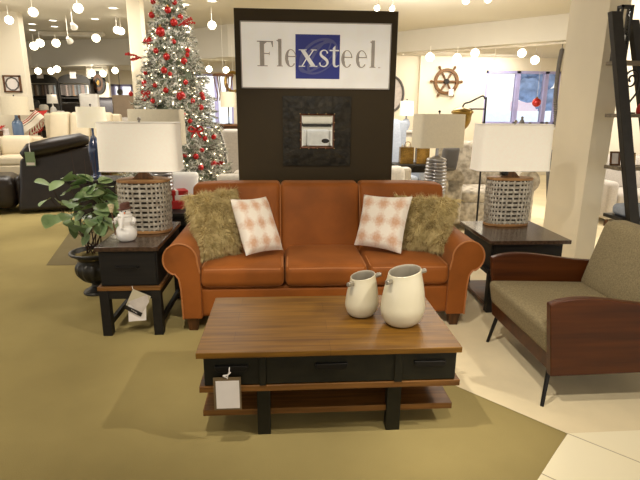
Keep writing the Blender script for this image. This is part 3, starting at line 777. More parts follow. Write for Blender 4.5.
fr = frame_fn(MB(), (x0, x1, z0, z1), (gx0, gx1, gz0, gz1), PY-.02, PY-.035, PY).build('frame', 'mframe', T)
e = .010
frame_fn(MB(), (gx0+.001, gx1-.001, gz0+.001, gz1-.001), (gx0+e, gx1-e, gz0+e, gz1-e), PY-.042, PY-.038, PY-.01).build('inner_rim', 'copper', fr)
gl_ = blk(gx0+e, gx1-e, PY-.022, PY-.018, gz0+e, gz1-e).build('mirror_glass', 'mirror', T)
b_ = .014
m = MB()
for q in range(4):
    a = [(gx0+e, gz0+e), (gx1-e, gz0+e), (gx1-e, gz1-e), (gx0+e, gz1-e)]; b = [(gx0+e+b_, gz0+e+b_), (gx1-e-b_, gz0+e+b_), (gx1-e-b_, gz1-e-b_), (gx0+e+b_, gz1-e-b_)]
    m.add([(a[q][0], PY-.0235, a[q][1]), (a[(q+1) % 4][0], PY-.0235, a[(q+1) % 4][1]), (b[(q+1) % 4][0], PY-.026, b[(q+1) % 4][1]), (b[q][0], PY-.026, b[q][1])], [(0, 1, 2, 3)])
m.build('bevelled_edge', 'mirror', gl_, smooth=False)
for k in range(5):
    t = k/4
    for (x, z) in ([(gx0+(gx1-gx0)*t, gz0), (gx0+(gx1-gx0)*t, gz1)]+([(gx0, gz0+(gz1-gz0)*t), (gx1, gz0+(gz1-gz0)*t)] if 0 < k < 4 else [])):
        MB().ball((x, PY-.043, z), .006, 8).build('stud', 'stud', fr)
m = MB(); pts = [(.352+.034*math.cos(2*PI*k/28), 1.272+.019*math.sin(2*PI*k/28)) for k in range(28)]
m.prism(pts, lambda a, b, d: (a, PY-.0285+d, b), .004)
st_ = m.build('sticker', 'blackp', gl_)
m = MB().tube([(.352+.026*math.cos(2*PI*k/28), PY-.0287, 1.272+.013*math.sin(2*PI*k/28)) for k in range(28)], .0012, 4, closed=True)
m.build('sticker_ring', 'gold', T)

# ================================================================== THE SETTING
CZ = 3.25
struct(MB().box(-13, 12, -5, 17, -.1, 0), 'floor', 'carpet', smooth=False)
def floorpatch(pts, name, mat, z):
    mb = MB(); mb.add([(x, y, z) for x, y in pts], [tuple(range(len(pts)))]); o = mb.build(name, mat, smooth=False); o['kind'] = 'structure'; return o
floorpatch([(1.38, 2.085), (11.5, 2.2), (11.5, 12.8), (2.3, 12.8), (-1.0, 4.9), (.2, 3.455), (.99, 2.53)], 'floor_walkway', 'greyfloor', .003)
floorpatch([(1.38, 2.085), (-.6, 0.1), (-.6, -4.9), (11.5, -4.9), (11.5, 2.2)], 'floor_tile', 'tile', .004)
floorpatch([(-2.40, 5.0), (-1.3, 5.0), (-1.2, 6.2), (-2.83, 6.83)], 'floor_dark_patch', 'carpet_dark', .003)  # darker four-cornered patch laid on the carpet behind the plant
struct(MB().box(-13, 12, -5, 17, CZ, CZ+.1), 'ceiling', 'ceiling', smooth=False)
# far walls, with window openings
def wall_open(name, x0, x1, y, z1, holes, t=.2):
    mb = MB(); xs = x0
    for (a, b, c, d) in sorted(holes):
        mb.box(xs, a, y, y+t, 0, z1); mb.box(a, b, y, y+t, 0, c); mb.box(a, b, y, y+t, d, z1); xs = b
    mb.box(xs, x1, y, y+t, 0, z1); return struct(mb, name, 'wallc', smooth=False)
YR, YL = 12.9, 16.5
hr = [(5.02, 6.95, 1.2, 2.49)]
hl = [(-5.7, -4.65, .75, 2.2), (-2.75, -1.6, .9, 2.54)]
wall_open('wall_back_right', .6, 12, YR, 2.8, hr); wall_open('wall_back_left', -13, .6, YL, 2.6, hl)
struct(blk(.5, .6, YR, YL+.2, 0, 3.2), 'wall_return', 'wallc', smooth=False)
struct(blk(-13, -5.0, 10.6, 10.8, 0, CZ), 'wall_left', 'wallc', smooth=False)
struct(blk(4.35, 12, 7.5, 7.7, 0, CZ), 'wall_right', 'wallc', smooth=False)
struct(blk(-2.39, -2.19, 8.5, 8.75, 0, CZ), 'column', 'pillar', bevel=.01)
m = MB(); m.hexa([(2.716, 4.4, 0), (2.90, 4.4, 0), (2.99, 5.05, 0), (2.70, 5.0, 0)], [(2.716, 4.4, CZ), (2.90, 4.4, CZ), (2.99, 5.05, CZ), (2.70, 5.0, CZ)])
struct(m, 'pillar', 'pillar', smooth=False)
def slab(pts, z0, z1, name):
    mb = MB().prism(pts, lambda a, b, d: (a, b, z0+d), z1-z0); return struct(mb, name, 'ceiling', smooth=False)
slab([(2.356, 12.421), (5.21, 9.516), (7.2, 7.5), (12, 7.5), (12, 12.9), (2.3, 12.9)], 2.8, CZ, 'trim_1')
slab([(-1.2, 11.6), (.6, 11.6), (.6, 16.5), (-13, 16.5), (-13, 14.9), (-6.9, 15.1), (-4.09, 14.27)], 2.6, CZ, 'trim_2')
slab([(.6, 12.421), (2.356, 12.421), (2.3, 12.9), (.6, 12.9)], 2.8, CZ, 'trim_3')
for nm, (a, b, c, d), y, mull in (('window_1', hr[0], YR, (.44, .82)), ('window_2', hl[0], YL, (.42, .62)), ('window_3', hl[1], YL, (.54,))):
    t = thing(nm, '', 'window', ((a+b)/2, y, c)); del t['label']; del t['category']; t['kind'] = 'structure'
    m = MB().box(a, a+.06, y+.02, y+.16, c, d).box(b-.06, b, y+.02, y+.16, c, d).box(a, b, y+.02, y+.16, d-.06, d).box(a, b, y+.02, y+.16, c, c+.05)
    for q in mull: m.box(a+(b-a)*q-.05, a+(b-a)*q+.05, y+.02, y+.16, c, d)
    m.build('window_frame', 'winframe', t, smooth=False)
    blk(a+.03, b-.03, y+.09, y+.10, c+.03, d-.03).build('pane', 'glass', t, smooth=False)
    blk(a-.05, b+.05, y-.08, y+.02, c-.04, c).build('window_sill', 'white', t, smooth=False)
# what the windows look on to
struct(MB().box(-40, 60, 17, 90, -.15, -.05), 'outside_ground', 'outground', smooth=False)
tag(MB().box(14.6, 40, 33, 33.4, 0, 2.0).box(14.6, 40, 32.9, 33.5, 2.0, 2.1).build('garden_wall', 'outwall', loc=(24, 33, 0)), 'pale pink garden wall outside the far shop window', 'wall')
tag(MB().rbox((20, 27, .75), (22, 1.2, 1.5), .3, n=10, fn=lambda v: v+Vector((0, 0, .12*noise.noise(v*2)))).build('hedge', 'outground', loc=(20, 27, 0)), 'pale hedge outside the far shop window', 'hedge')
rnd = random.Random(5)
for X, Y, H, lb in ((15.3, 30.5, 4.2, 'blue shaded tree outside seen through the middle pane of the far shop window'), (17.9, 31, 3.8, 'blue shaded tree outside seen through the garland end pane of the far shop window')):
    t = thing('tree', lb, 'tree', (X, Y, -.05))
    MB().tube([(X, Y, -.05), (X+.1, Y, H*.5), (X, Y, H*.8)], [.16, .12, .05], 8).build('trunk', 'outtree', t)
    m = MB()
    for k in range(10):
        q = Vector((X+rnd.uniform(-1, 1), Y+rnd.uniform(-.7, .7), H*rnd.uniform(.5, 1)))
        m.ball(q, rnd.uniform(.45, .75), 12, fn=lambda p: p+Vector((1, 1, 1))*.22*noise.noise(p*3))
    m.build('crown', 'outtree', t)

# ================================================================== TRACKS AND CEILING LIGHTS
def track(p, q, label):
    p, q = Vector(p), Vector(q); d = (q-p).normalized(); s_ = Vector((-d.y, d.x, 0))*.018
    T = thing('light_track', label, 'light track', (p+q)/2)
    m = MB(); z = Vector((0, 0, .03)); m.hexa([p-s_-z, p+s_-z, q+s_-z, q-s_-z], [p-s_, p+s_, q+s_, q-s_]); m.build('rail', 'tracktrim', T, smooth=False)
    for e_ in (p, q): blk(e_.x-.03, e_.x+.03, e_.y-.03, e_.y+.03, e_.z-.035, e_.z).build('end_cap', 'fixture', T)
track((-6.6, 9.5, CZ), (-1.9, 9.0, CZ), 'long white light track on the ceiling over the cream sofas')
track((-4.9, 14.0, 2.58), (-6.8, 14.9, 2.58), 'light track under the bulkhead above the swatch racks')
track((-1.9, 8.2, CZ), (-.6, 8.1, CZ), 'light track on the ceiling between the tree and the display panel')
track((2.75, 12.2, 2.78), (5.4, 9.5, 2.78), 'light track along the bulkhead above the ship wheel')
def spotlight(p, lens_mat, aim, label, zc, r=.06, grp='glowing track spotlights'):
    T = thing('track_spotlight', label, 'spotlight', p, 0, grp)
    d = (Vector(aim)-Vector(p)).normalized()
    MB().lathe([(.001, 0), (.03, 0), (.034, .02), (r, .10), (r+.004, .115), (r-.006, .112), (.001, .108)], n=20, fn=lambda v: d.to_track_quat('Z', 'Y') @ (v-Vector((0, 0, .10)))).build('lamp_head', 'fixture', T, world=False)
    b = MB().ball((0, 0, 0), r*.92, 14, (1, 1, .45), fn=lambda v: d.to_track_quat('Z', 'Y') @ (v+Vector((0, 0, .012)))); b.build('bulb', lens_mat, T, world=False)
    bk = -d*.08; MB().tube([bk, (bk.x, bk.y, max(bk.z+.03, zc-p[2]))], .007, 6).build('stem', 'fixture', T, world=False)
    return T
CAMP = Vector((0, 0, 1.3))
def row(lst, z, where, zc, mat='bulb', r=.065, aim=None, grp=None):
    lst = sorted(lst)
    for i, (u, v) in enumerate(lst):
        if isinstance(z, str): p = at(u, v, float(z))
        else: p = onz(u, v, z)
        n_ = ORD[i]+' from the left ' if len(lst) > 1 else ''
        spotlight(tuple(p), mat, aim or (0, 2, .5), ('glowing spotlight %s%s' % (n_, where)).strip(), zc, r, grp or 'spotlights '+where)
row([(9, 20), (33, 12), (78, 8), (117, 30), (121, 31)], 3.0, 'on the ceiling track over the cream sofas', CZ, r=.07)
row([(34, 46), (40, 43), (56, 43), (96, 38)], '11.5', 'hanging in front of the bulkhead by the column', 2.98, r=.08)
row([(38, 71), (51, 71), (57, 69), (92, 73), (103, 73.5), (115, 70.5)], '13.9', 'under the bulkhead above the swatch racks', 2.58, r=.08)
row([(187, 29), (212, 25)], 2.93, 'between the tree and the dark panel', CZ, r=.07)
row([(209, 69), (226, 70)], '12.6', 'under the bulkhead beside the panel', 2.58, r=.075)
row([(430, 57), (457, 58), (475, 53), (494, 65), (522, 53), (535, 60)], '10.6', 'along the bulkhead above the ship wheel', 2.78, r=.085)
row([(377, 8), (392, 9)], 2.9, 'peeking over the display panel', CZ, r=.04)
row([(466, 0.5), (488, -1)], 3.1, 'high on the ceiling right of the panel', CZ, r=.05)
# small spots turned away, unlit
for i, (u, v) in enumerate(((74, 27), (70, 41))):
    p = onz(u, v, 2.95 if i == 0 else 2.8)
    spotlight(tuple(p), 'fixture', (-4, 14, 1), ('unlit white spotlight hanging %s the long ceiling fixture' % ('above', 'below')[i]), CZ, .06, 'unlit spotlights')
T = thing('ceiling_fixture', 'long white surface fixture on the ceiling near the bulkhead', 'ceiling light', onz(72, 34, 3.2))
p = onz(72, 34, 3.2); MB().rbox((p.x, p.y, 3.21), (1.5, .18, .08), .03).build('body', 'fixture', T)
MB().rbox((p.x, p.y, 3.165), (1.4, .12, .02), .008).build('diffuser', 'white', T)
cans = sorted([(53, 20.5), (54.5, 26.5), (32, 24), (32.5, 30), (113, 8), (95, 19), (185, 4.5), (113, -2), (212, 1)], key=lambda q: q[0])
for i, (u, v) in enumerate(cans):
    p = onz(u, v, CZ)
    T = thing('recessed_downlight', 'recessed ceiling downlight, %s of them from the left wall' % ORD[i], 'ceiling light', p, 0, 'recessed downlights')
    MB().lathe([(.07, -.002), (.105, -.004), (.11, -.001), (.11, .002), (.07, .002)], p, 20, cap0=False, cap1=False).build('trim_ring', 'fixture', T)
    MB().lathe([(.001, -.001), (.075, -.001), (.075, .003), (.001, .003)], p, 20).build('lens', 'lens', T)

# ================================================================== CHRISTMAS TREE
TX, TY = -1.30, 6.3
T = thing('christmas_tree', 'tall flocked Christmas tree with lights behind the snowman end table', 'Christmas tree', (TX, TY, 0))
MB().cyl((TX, TY, 0), (TX, TY, 3.1), .06, .012, 10).build('trunk', 'bark', T)
MB().lathe([(.001, 0), (.34, 0), (.32, .06), (.09, .12), (.07, .3), (.001, .3)], (TX, TY, 0), 20).build('stand', 'darkmetal', T)
HT = 3.2
def trad(z): return .735*max(0, (HT-z)/(HT-.30))**.85
rnd = random.Random(21)
mt, mn, mf, ml = MB(), MB(), MB(), MB()
def sprig(base, d, L):
    d = d.normalized(); tip = base+d*L
    mt.tube([base, base.lerp(tip, .5)+Vector((0, 0, .01)), tip], [.005, .004, .002], 3)
    s1 = d.cross(Vector((0, 0, 1))).normalized(); s2 = s1.cross(d)
    for k in range(26):
        t = rnd.random(); a = rnd.uniform(0, 2*PI); p = base+d*(L*t)
        n_ = (d*rnd.uniform(.4, 1.1)+s1*math.cos(a)+s2*math.sin(a)).normalized()
        ln = rnd.uniform(.035, .06); w_ = d.cross(n_).normalized()*.0065
        mb = mf if rnd.random() < (.74 if math.sin(a) > -.2 else .4) else mn
        mb.add([p-w_, p+w_, p+n_*ln], [(0, 1, 2)])
for i in range(2300):
    z = .3+(HT-.32)*(1-math.sqrt(rnd.random()))*1.0; z = min(HT-.05, z)
    a = rnd.uniform(0, 2*PI)
    if math.sin(a) > .35 and rnd.random() < .6: a = -a
    R = trad(z)*rnd.uniform(.70, 1.08); o = Vector((math.cos(a), math.sin(a), 0))
    L = rnd.uniform(.12, .24)*(.5+.5*trad(z)/.8)
    b = Vector((TX, TY, z+.04))+o*max(0, R-L)
    sprig(b, o+Vector((rnd.uniform(-.45, .45), rnd.uniform(-.45, .45), rnd.uniform(-.3, .25))), L)
    if rnd.random() < .3:
        q = b+o*L*rnd.uniform(.3, 1); ml.ball(q, .008, 6)
m = MB().lathe([(.55, .32), (.40, .9), (.27, 1.6), (.14, 2.4), (.02, 3.05)], (TX, TY, 0), 18, fn=lambda p: p+Vector((1, 1, 0))*.07*noise.noise(p*8)); m.build('inner_needles', 'needle', T)
mt.build('branches', 'bark', T, kind='stuff', normals=False); mn.build('needles', 'needle', T, smooth=False, kind='stuff', normals=False)
mf.build('flocking', 'flock', T, smooth=False, kind='stuff', normals=False); ml.build('string_lights', 'twinkle', T, kind='stuff', normals=False)
balls = [(153, 1.5, 2.6), (174.5, 2.5, 2.4), (167.7, 10, 3.2), (151.7, 15, 3), (180.4, 17, 2.6), (173.8, 22.5, 3.5), (160.4, 32, 4.6), (149.6, 41, 3.4), (145.5, 41.5, 2.4), (173.7, 41.7, 2.4), (156, 51, 2.6), (187.5, 50.5, 2.4), (187, 54.8, 2.4), (166.5, 56.7, 3.3), (184, 61, 3.2), (164, 70.4, 3.2), (145.4, 73, 2.2), (170, 74, 2.2), (144.6, 83.3, 3), (155, 85.4, 2.3), (185.6, 82.3, 2.6), (165.8, 90.4, 2.8), (181, 96, 4.6), (201.7, 94.5, 2.6), (203, 97.8, 2.4), (144, 98.5, 2.8), (152.7, 101, 2.6), (192.5, 101, 2.6), (201, 107.5, 2.8), (184, 115, 2.4), (205, 138.5, 2.5), (213.7, 137, 2.6), (202, 150, 2.4), (196, 156.5, 3), (185, 155.5, 2.2), (179, 168, 3.2), (201, 167.5, 3), (213.7, 163.5, 3), (131, 94, 2.3), (190, 121, 2.4), (176, 128, 2.4)]
balls.sort(key=lambda q: q[1]); tiers = [[]]
for b in balls:
    if tiers[-1] and b[1]-tiers[-1][0][1] > 15: tiers.append([])
    tiers[-1].append(b)
proto = None
for ti, tr in enumerate(tiers):
    for k, (u, v, rp) in enumerate(sorted(tr)):
        Y = TY
        for _ in range(6):
            p = at(u, v, Y); R = trad(p.z)*.98; dx = p.x-TX; Y = TY-math.sqrt(max(.0004, R*R-dx*dx))*(1 if abs(dx) < R else 0)
        p = at(u, v, Y); rr = rp*Y/F_PX
        lb = 'shiny red ball, %s from the left in the %s tier down the flocked tree' % (ORD[k], ORD[ti])
        if proto is None:
            proto = thing('ball_ornament', lb, 'ornament', p, 0, 'red balls on the Christmas tree')
            MB().ball((0, 0, 0), .04, 16).build('ball', 'redgloss', proto, world=False)
            MB().cyl((0, 0, .037), (0, 0, .05), .011, .011, 10).build('cap', 'gold', proto, world=False)
            MB().tube([(.006*math.cos(a), 0, .054+.006*math.sin(a)) for a in [2*PI*j/10 for j in range(10)]], .0014, 4, closed=True).build('hanger', 'gold', proto, world=False)
            o = proto; o.scale = (rr/.04,)*3
        else: dup(proto, p, lb, scale=rr/.04)
for lb, u, v, sgn in (('red bow on the flocked tree to the right of the beige lamp shade', 196, 130, 1), ('small red bow on the flocked tree beside the red balls above the beige shade', 146, 93, 1)):
    p = at(u, v, TY-.62 if u > 190 else TY-.42); t = thing('ribbon_bow', lb, 'bow', p)
    s_ = 1 if u > 190 else .6
    for q in (-1, 1):
        MB().tube(cr([(0, 0, 0), (q*.05*s_, -.02, .035*s_), (q*.075*s_, -.01, .005), (q*.04*s_, -.02, -.018*s_), (0, 0, 0)], 4), .010*s_, 6, flat=1.6).build('loop', 'red', t, world=False)
        MB().tube([(0, 0, 0), (q*.03*s_, -.02, -.05*s_), (q*.05*s_, -.01, -.08*s_)], .009*s_, 6, flat=1.6).build('tail', 'red', t, world=False)
    MB().ball((0, -.012, 0), .016*s_, 8).build('knot', 'red', t, world=False)
for lb, u0, v0, u1, v1 in (('red berry spray sticking out of the tree toward the panel', 178, 26, 193, 18), ('red berry spray sticking out of the tree toward the column', 142, 58, 129, 57.5), ('red berry spray low on the tree beside the grey wing chair', 214, 164, 224, 164)):
    a, b = at(u0, v0, 6.1), at(u1, v1, 6.05); t = thing('berry_spray', lb, 'decoration', a)
    m = MB(); mb2 = MB()
    for k in range(4):
        e_ = b+Vector((rnd.uniform(-.03, .03), rnd.uniform(-.05, .05), rnd.uniform(-.05, .05))); m.tube([a, a.lerp(e_, .5)+Vector((0, 0, .01)), e_], .0045, 5)
        for j in range(5): mb2.ball(a.lerp(e_, .35+.15*j)+Vector((0, 0, rnd.uniform(-.012, .012))), .011, 7)
    m.build('twigs', 'red', t); mb2.build('berries', 'red', t, kind='stuff')

# ================================================================== FURNITURE BEHIND
def sofa(name, label, cat, loc, rz, W, D, mat, n=2, sh=.45, ah=.6, bh=.9, aw=.16, group=None, legs='darkleg', roll=False):
    T = thing(name, label, cat, loc, rz, group)
    blk(-W/2+.02, W/2-.02, -D/2+.05, D/2-.02, .1, sh-.14).build('base', mat, T, world=False, bevel=.02)
    iw = (W-2*aw)/n
    for k in range(n):
        cx = -W/2+aw+iw*(k+.5)
        MB().rbox((cx, -.06, sh-.07), (iw-.01, D-.22, .15), .045, puff=.02, n=6).build('seat_cushion', mat, T, world=False)
        def ln(v): v.y += (v.z-sh)*.22; return v
        MB().rbox((cx, D/2-.26, (sh+bh)/2), (iw-.01, .2, bh-sh+.04), .07, puff=.03, axis=1, n=6, fn=ln).build('back_cushion', mat, T, world=False)
    MB().rbox((0, D/2-.06, (bh+.1)/2), (W-.06, .14, bh-.12), .04).build('back_frame', mat, T, world=False)
    for s_ in (-1, 1):
        m = MB().rbox((s_*(W/2-aw/2), -.01, (ah+.1)/2), (aw, D-.06, ah-.1), .06 if not roll else .05)
        if roll: m.tube([(s_*(W/2-aw/2+.02), -D/2+.02, ah-.05), (s_*(W/2-aw/2+.02), D/2-.06, ah-.05)], aw*.62, 14)
        m.build('arm', mat, T, world=False)
        for y in (-D/2+.1, D/2-.1): MB().cyl((s_*(W/2-.08), y, .1), (s_*(W/2-.07), y, 0), .03, .02, 8).build('leg', legs, T, world=False)
    return T
# leather recliner seen from behind
a, b = Vector((-4.15, 7.45, 0)), Vector((-2.95, 7.85, 0))
T = thing('recliner_sofa', 'dark brown leather recliner turned away beyond the plant with a padded headrest', 'recliner', (-3.5, 7.9, 0))
ang = math.atan2(b.y-a.y, b.x-a.x); RM = Matrix.Rotation(ang, 4, 'Z')
def L2(x, y, z): v = RM @ Vector((x, y, z)); return v+Vector((-3.62, 7.62, 0))
m = MB(); m.hexa([L2(-.3, 0, .04), L2(.84, 0, .04), L2(.84, .6, .04), L2(-.3, .6, .04)], [L2(-.2, .1, .80), L2(.84, .06, 1.0), L2(.84, .3, 1.0), L2(-.2, .3, .80)]); m.build('back_panel', 'leather', T, bevel=.05, seg=3)
MB().tube([L2(-.16, .16, .84), L2(-.06, .14, .91), L2(.28, .14, .985), L2(.64, .13, 1.06), L2(.74, .14, 1.05)], [.06, .11, .12, .10, .06], 16).build('headrest', 'leather', T)
MB().rbox((0, 0, 0), (1.1, .7, .5), .12, n=6, mtx=Matrix.Translation(L2(.22, .45, .32)) @ RM).build('seat', 'leather', T)
MB().rbox((0, 0, 0), (.85, .7, .50), .14, n=6, mtx=Matrix.Translation(L2(-.72, .42, .31)) @ RM).build('footrest', 'leather', T)
T = thing('swing_tag', 'green and white swing tag hanging on the brown leather recliner', 'tag', at(30, 160, 7.3))
T.location = Vector((-3.62, 7.62, .7)); mtag = MB()
p0, p1 = at(24.5, 152, 7.55), at(36, 166, 7.55)
blk(p0.x, p1.x, 7.545, 7.55, p1.z, p0.z).build('card', M('taggreen', (120, 140, 104), .6), T)
blk(p0.x+.01, p1.x-.01, 7.543, 7.545, p1.z+.01, p1.z+.05).build('white_band', 'paper', T)
MB().tube([at(30, 152, 7.55), at(29, 146, 7.58), at(29, 141, 7.62)], .004, 5).build('string', 'paper', T)
# cream sofas, on a low platform
struct(blk(-6.4, -2.55, 8.45, 12.2, 0, .3), 'floor_platform', 'carpet', bevel=.01)
sofa('loveseat', 'cream leather loveseat under the swatch racks', 'sofa', (-3.85, 9.82, .3), -.06, 1.5, .82, 'creamleather', 3, .46, .66, 1.12)
sofa('armchair', 'cream leather armchair in front of the striped throw', 'armchair', (-4.5, 8.88, .3), .2, .8, .7, 'creamleather', 1, .44, .62, .74)
sofa('sofa', 'pale grey sofa far back between the column and the racks', 'sofa', (-3.2, 11.3, .3), .1, 1.3, .85, 'greyfab', 2, .46, .62, 1.0)
# throw on a red stand
p = at(30, 125, 10.3)
T = thing('throw_blanket', 'cream throw with red and dark stripes and a fringe draped beside the cream loveseat', 'blanket', p)
C = [at(15, 127, 10.3), at(36, 110, 10.3), at(45, 117, 10.25), at(24, 134, 10.2)]
g = MB(); g.grid(lambda u, v: (C[3].lerp(C[2], u)).lerp(C[0].lerp(C[1], u), v)+Vector((0, -.03*math.sin(u*9), 0)), 12, 12, uv=True); g.build('cloth', 'throw', T)
m = MB()
for k in range(26):
    q = C[3].lerp(C[2], k/25); m.tube([q, q+Vector((.02*math.sin(k*2), -.01, -.07)), q+Vector((.03*math.sin(k*3), 0, -.14))], .006, 5)
m.build('fringe', 'creamleather', T, kind='stuff')
C = [at(34, 112, 10.38), at(47, 110, 10.38), at(42, 131, 10.34), at(27, 138, 10.34)]
m = MB(); m.grid(lambda u, v: (C[3].lerp(C[2], u)).lerp(C[0].lerp(C[1], u), v)+Vector((0, .03*math.sin(v*7), 0)), 8, 8)
tag(m.build('red_blanket', 'red', loc=C[3]), 'red blanket hanging under the striped throw', 'blanket')
# little stand that carries both
T = thing('blanket_rack', 'dark wooden rack behind the striped throw', 'rack', (-4.75, 10.44, .3))
for x in (-5.15, -4.78): blk(x-.02, x+.02, 10.41, 10.47, .3, 1.5).build('post', 'brownwood', T)
for z in (.6, 1.1, 1.45): MB().cyl((-5.15, 10.44, z), (-4.55, 10.44, z), .018, .018, 8).build('rail', 'brownwood', T)

def plain_lamp(loc, H, shade_w, shade_h, shade_d, base_mat, shade_mat, label, prof=None, grp=None, pw=2, rz=0, taper=.9, name='table_lamp'):
    T = thing(name, label, 'lamp', loc, rz, grp)
    bh = H-shade_h
    pr = prof or [(.07, 0), (.075, .02), (.05, .04), (.07, .3), (.075, .5), (.05, .72), (.018, .8), (.015, 1)]
    fp = cr([(r, z*bh) for r, z in pr], 4) if len(pr) < 14 else [(r, z*bh) for r, z in pr]
    MB().lathe([(.001, 0)]+fp+[(.001, bh)], n=24).build('base', base_mat, T, world=False, angle=1)
    MB().cyl((0, 0, bh-.02), (0, 0, H+.02), .006, .006, 8).build('rod', 'metal', T, world=False)
    def sq(s_, z):
        out = []
        for i in range(48):
            a = 2*PI*i/48; c_, q = math.cos(a), math.sin(a)
            out.append((shade_w/2*s_*math.copysign(abs(c_)**(2/pw), c_), shade_d/2*s_*math.copysign(abs(q)**(2/pw), q), z))
        return out
    MB().rings([sq(1, bh), sq((1+taper)/2, bh+shade_h/2), sq(taper, H), sq(taper*.97, H), sq(.97, bh)], closed=True).build('lamp_shade', shade_mat, T, world=False, angle=.6)
    MB().ball((0, 0, H+.025), .014, 8).build('finial', 'darkmetal', T, world=False)
    return T
p = at(19, 136, 9.9); TZ = p.z
T = thing('side_table', 'small pale side table under the blue bottle lamp', 'side table', (p.x, p.y, 0))
blk(p.x-.28, p.x+.28, p.y-.2, p.y+.25, TZ-.03, TZ).build('tabletop', 'creamleather', T, bevel=.005)
for x in (-.25, .25):
    for y in (-.17, .22): MB().cyl((p.x+x, p.y+y, .3), (p.x+x, p.y+y, TZ-.03), .02, .02, 8).build('leg', 'brownwood', T)
plain_lamp(tuple(p), .70, .46, .32, .46, 'blueglass', 'shadebeige', 'blue bottle lamp with a beige shade by the framed picture', [(.085, 0), (.09, .02), (.09, .6), (.05, .76), (.03, .86), (.028, 1)], taper=.97)
tag(MB().rbox((0, 0, .07), (.10, .05, .13), .01).build('photo_block', 'paper', loc=(0, 0, 0)), 'small white block beside the blue bottle lamp', 'ornament').location = (p.x-.17, p.y-.1, TZ)
T = thing('poinsettia', 'red flower arrangement beside the blue bottle lamp', 'flowers', (p.x-.26, p.y-.1, TZ))
MB().lathe([(.001, 0), (.05, 0), (.06, .08), (.05, .1), (.001, .09)], n=14).build('pot', 'brownwood', T, world=False)
m = MB(); rnd = random.Random(9)
for k in range(26):
    a = rnd.uniform(0, 2*PI); e_ = rnd.uniform(-.2, .8); d = Vector((math.cos(a), math.sin(a), e_)).normalized(); s_ = d.cross(Vector((0, 0, 1))).normalized()*.025
    q = Vector((0, 0, .13)); m.add([q, q+d*.06+s_, q+d*.13, q+d*.06-s_], [(0, 1, 2, 3)])
m.build('petals', 'red', T, world=False, normals=False)
# framed picture on the cream wall
c0, c1 = at(1.5, 75, 10.55), at(21.5, 92.5, 10.55)
T = thing('framed_picture', 'square framed print of a dark ring on the cream wall', 'picture', ((c0.x+c1.x)/2, 10.58, c1.z))
m = MB(); t_ = .03
m.box(c0.x, c1.x, 10.56, 10.6, c0.z-t_, c0.z).box(c0.x, c1.x, 10.56, 10.6, c1.z, c1.z+t_).box(c0.x, c0.x+t_, 10.56, 10.6, c1.z, c0.z).box(c1.x-t_, c1.x, 10.56, 10.6, c1.z, c0.z)
m.build('frame', 'brownwood', T)
blk(c0.x+.02, c1.x-.02, 10.58, 10.598, c1.z+.02, c0.z-.02).build('print', 'paper', T)
cx, cz = (c0.x+c1.x)/2, (c0.z+c1.z)/2
MB().tube([(cx+(.115+.003*math.sin(9*a))*math.cos(a), 10.578, cz+(.115+.003*math.sin(9*a))*math.sin(a)) for a in [2*PI*k/40 for k in range(40)]], .014, 6, closed=True).build('ring_motif', 'greydark', T)
# lamp with the dark blue base and white shade
p = at(95.5, 158, 6.9); p.z = .62
T = thing('side_table', 'dark brown side table between the recliner and the white drum lamp', 'side table', (p.x, p.y, 0))
blk(p.x-.30, p.x+.32, p.y-.25, p.y+.3, .58, .62).build('tabletop', 'blackend', T, bevel=.005)
blk(p.x-.27, p.x+.29, p.y-.22, p.y+.27, .12, .58).build('case', 'leather', T, bevel=.005)
for x in (-.26, .24):
    for y in (-.21, .22): blk(p.x+x, p.x+x+.05, p.y+y, p.y+y+.05, 0, .12).build('leg', 'blackend', T)
plain_lamp(tuple(p), .92, .36, .26, .36, 'darkblue', 'shadein', 'dark blue glass lamp with a white drum shade behind the woven lamp', [(.09, 0), (.09, .04), (.05, .08), (.075, .4), (.08, .6), (.04, .8), (.015, .86), (.015, 1)], taper=.97)
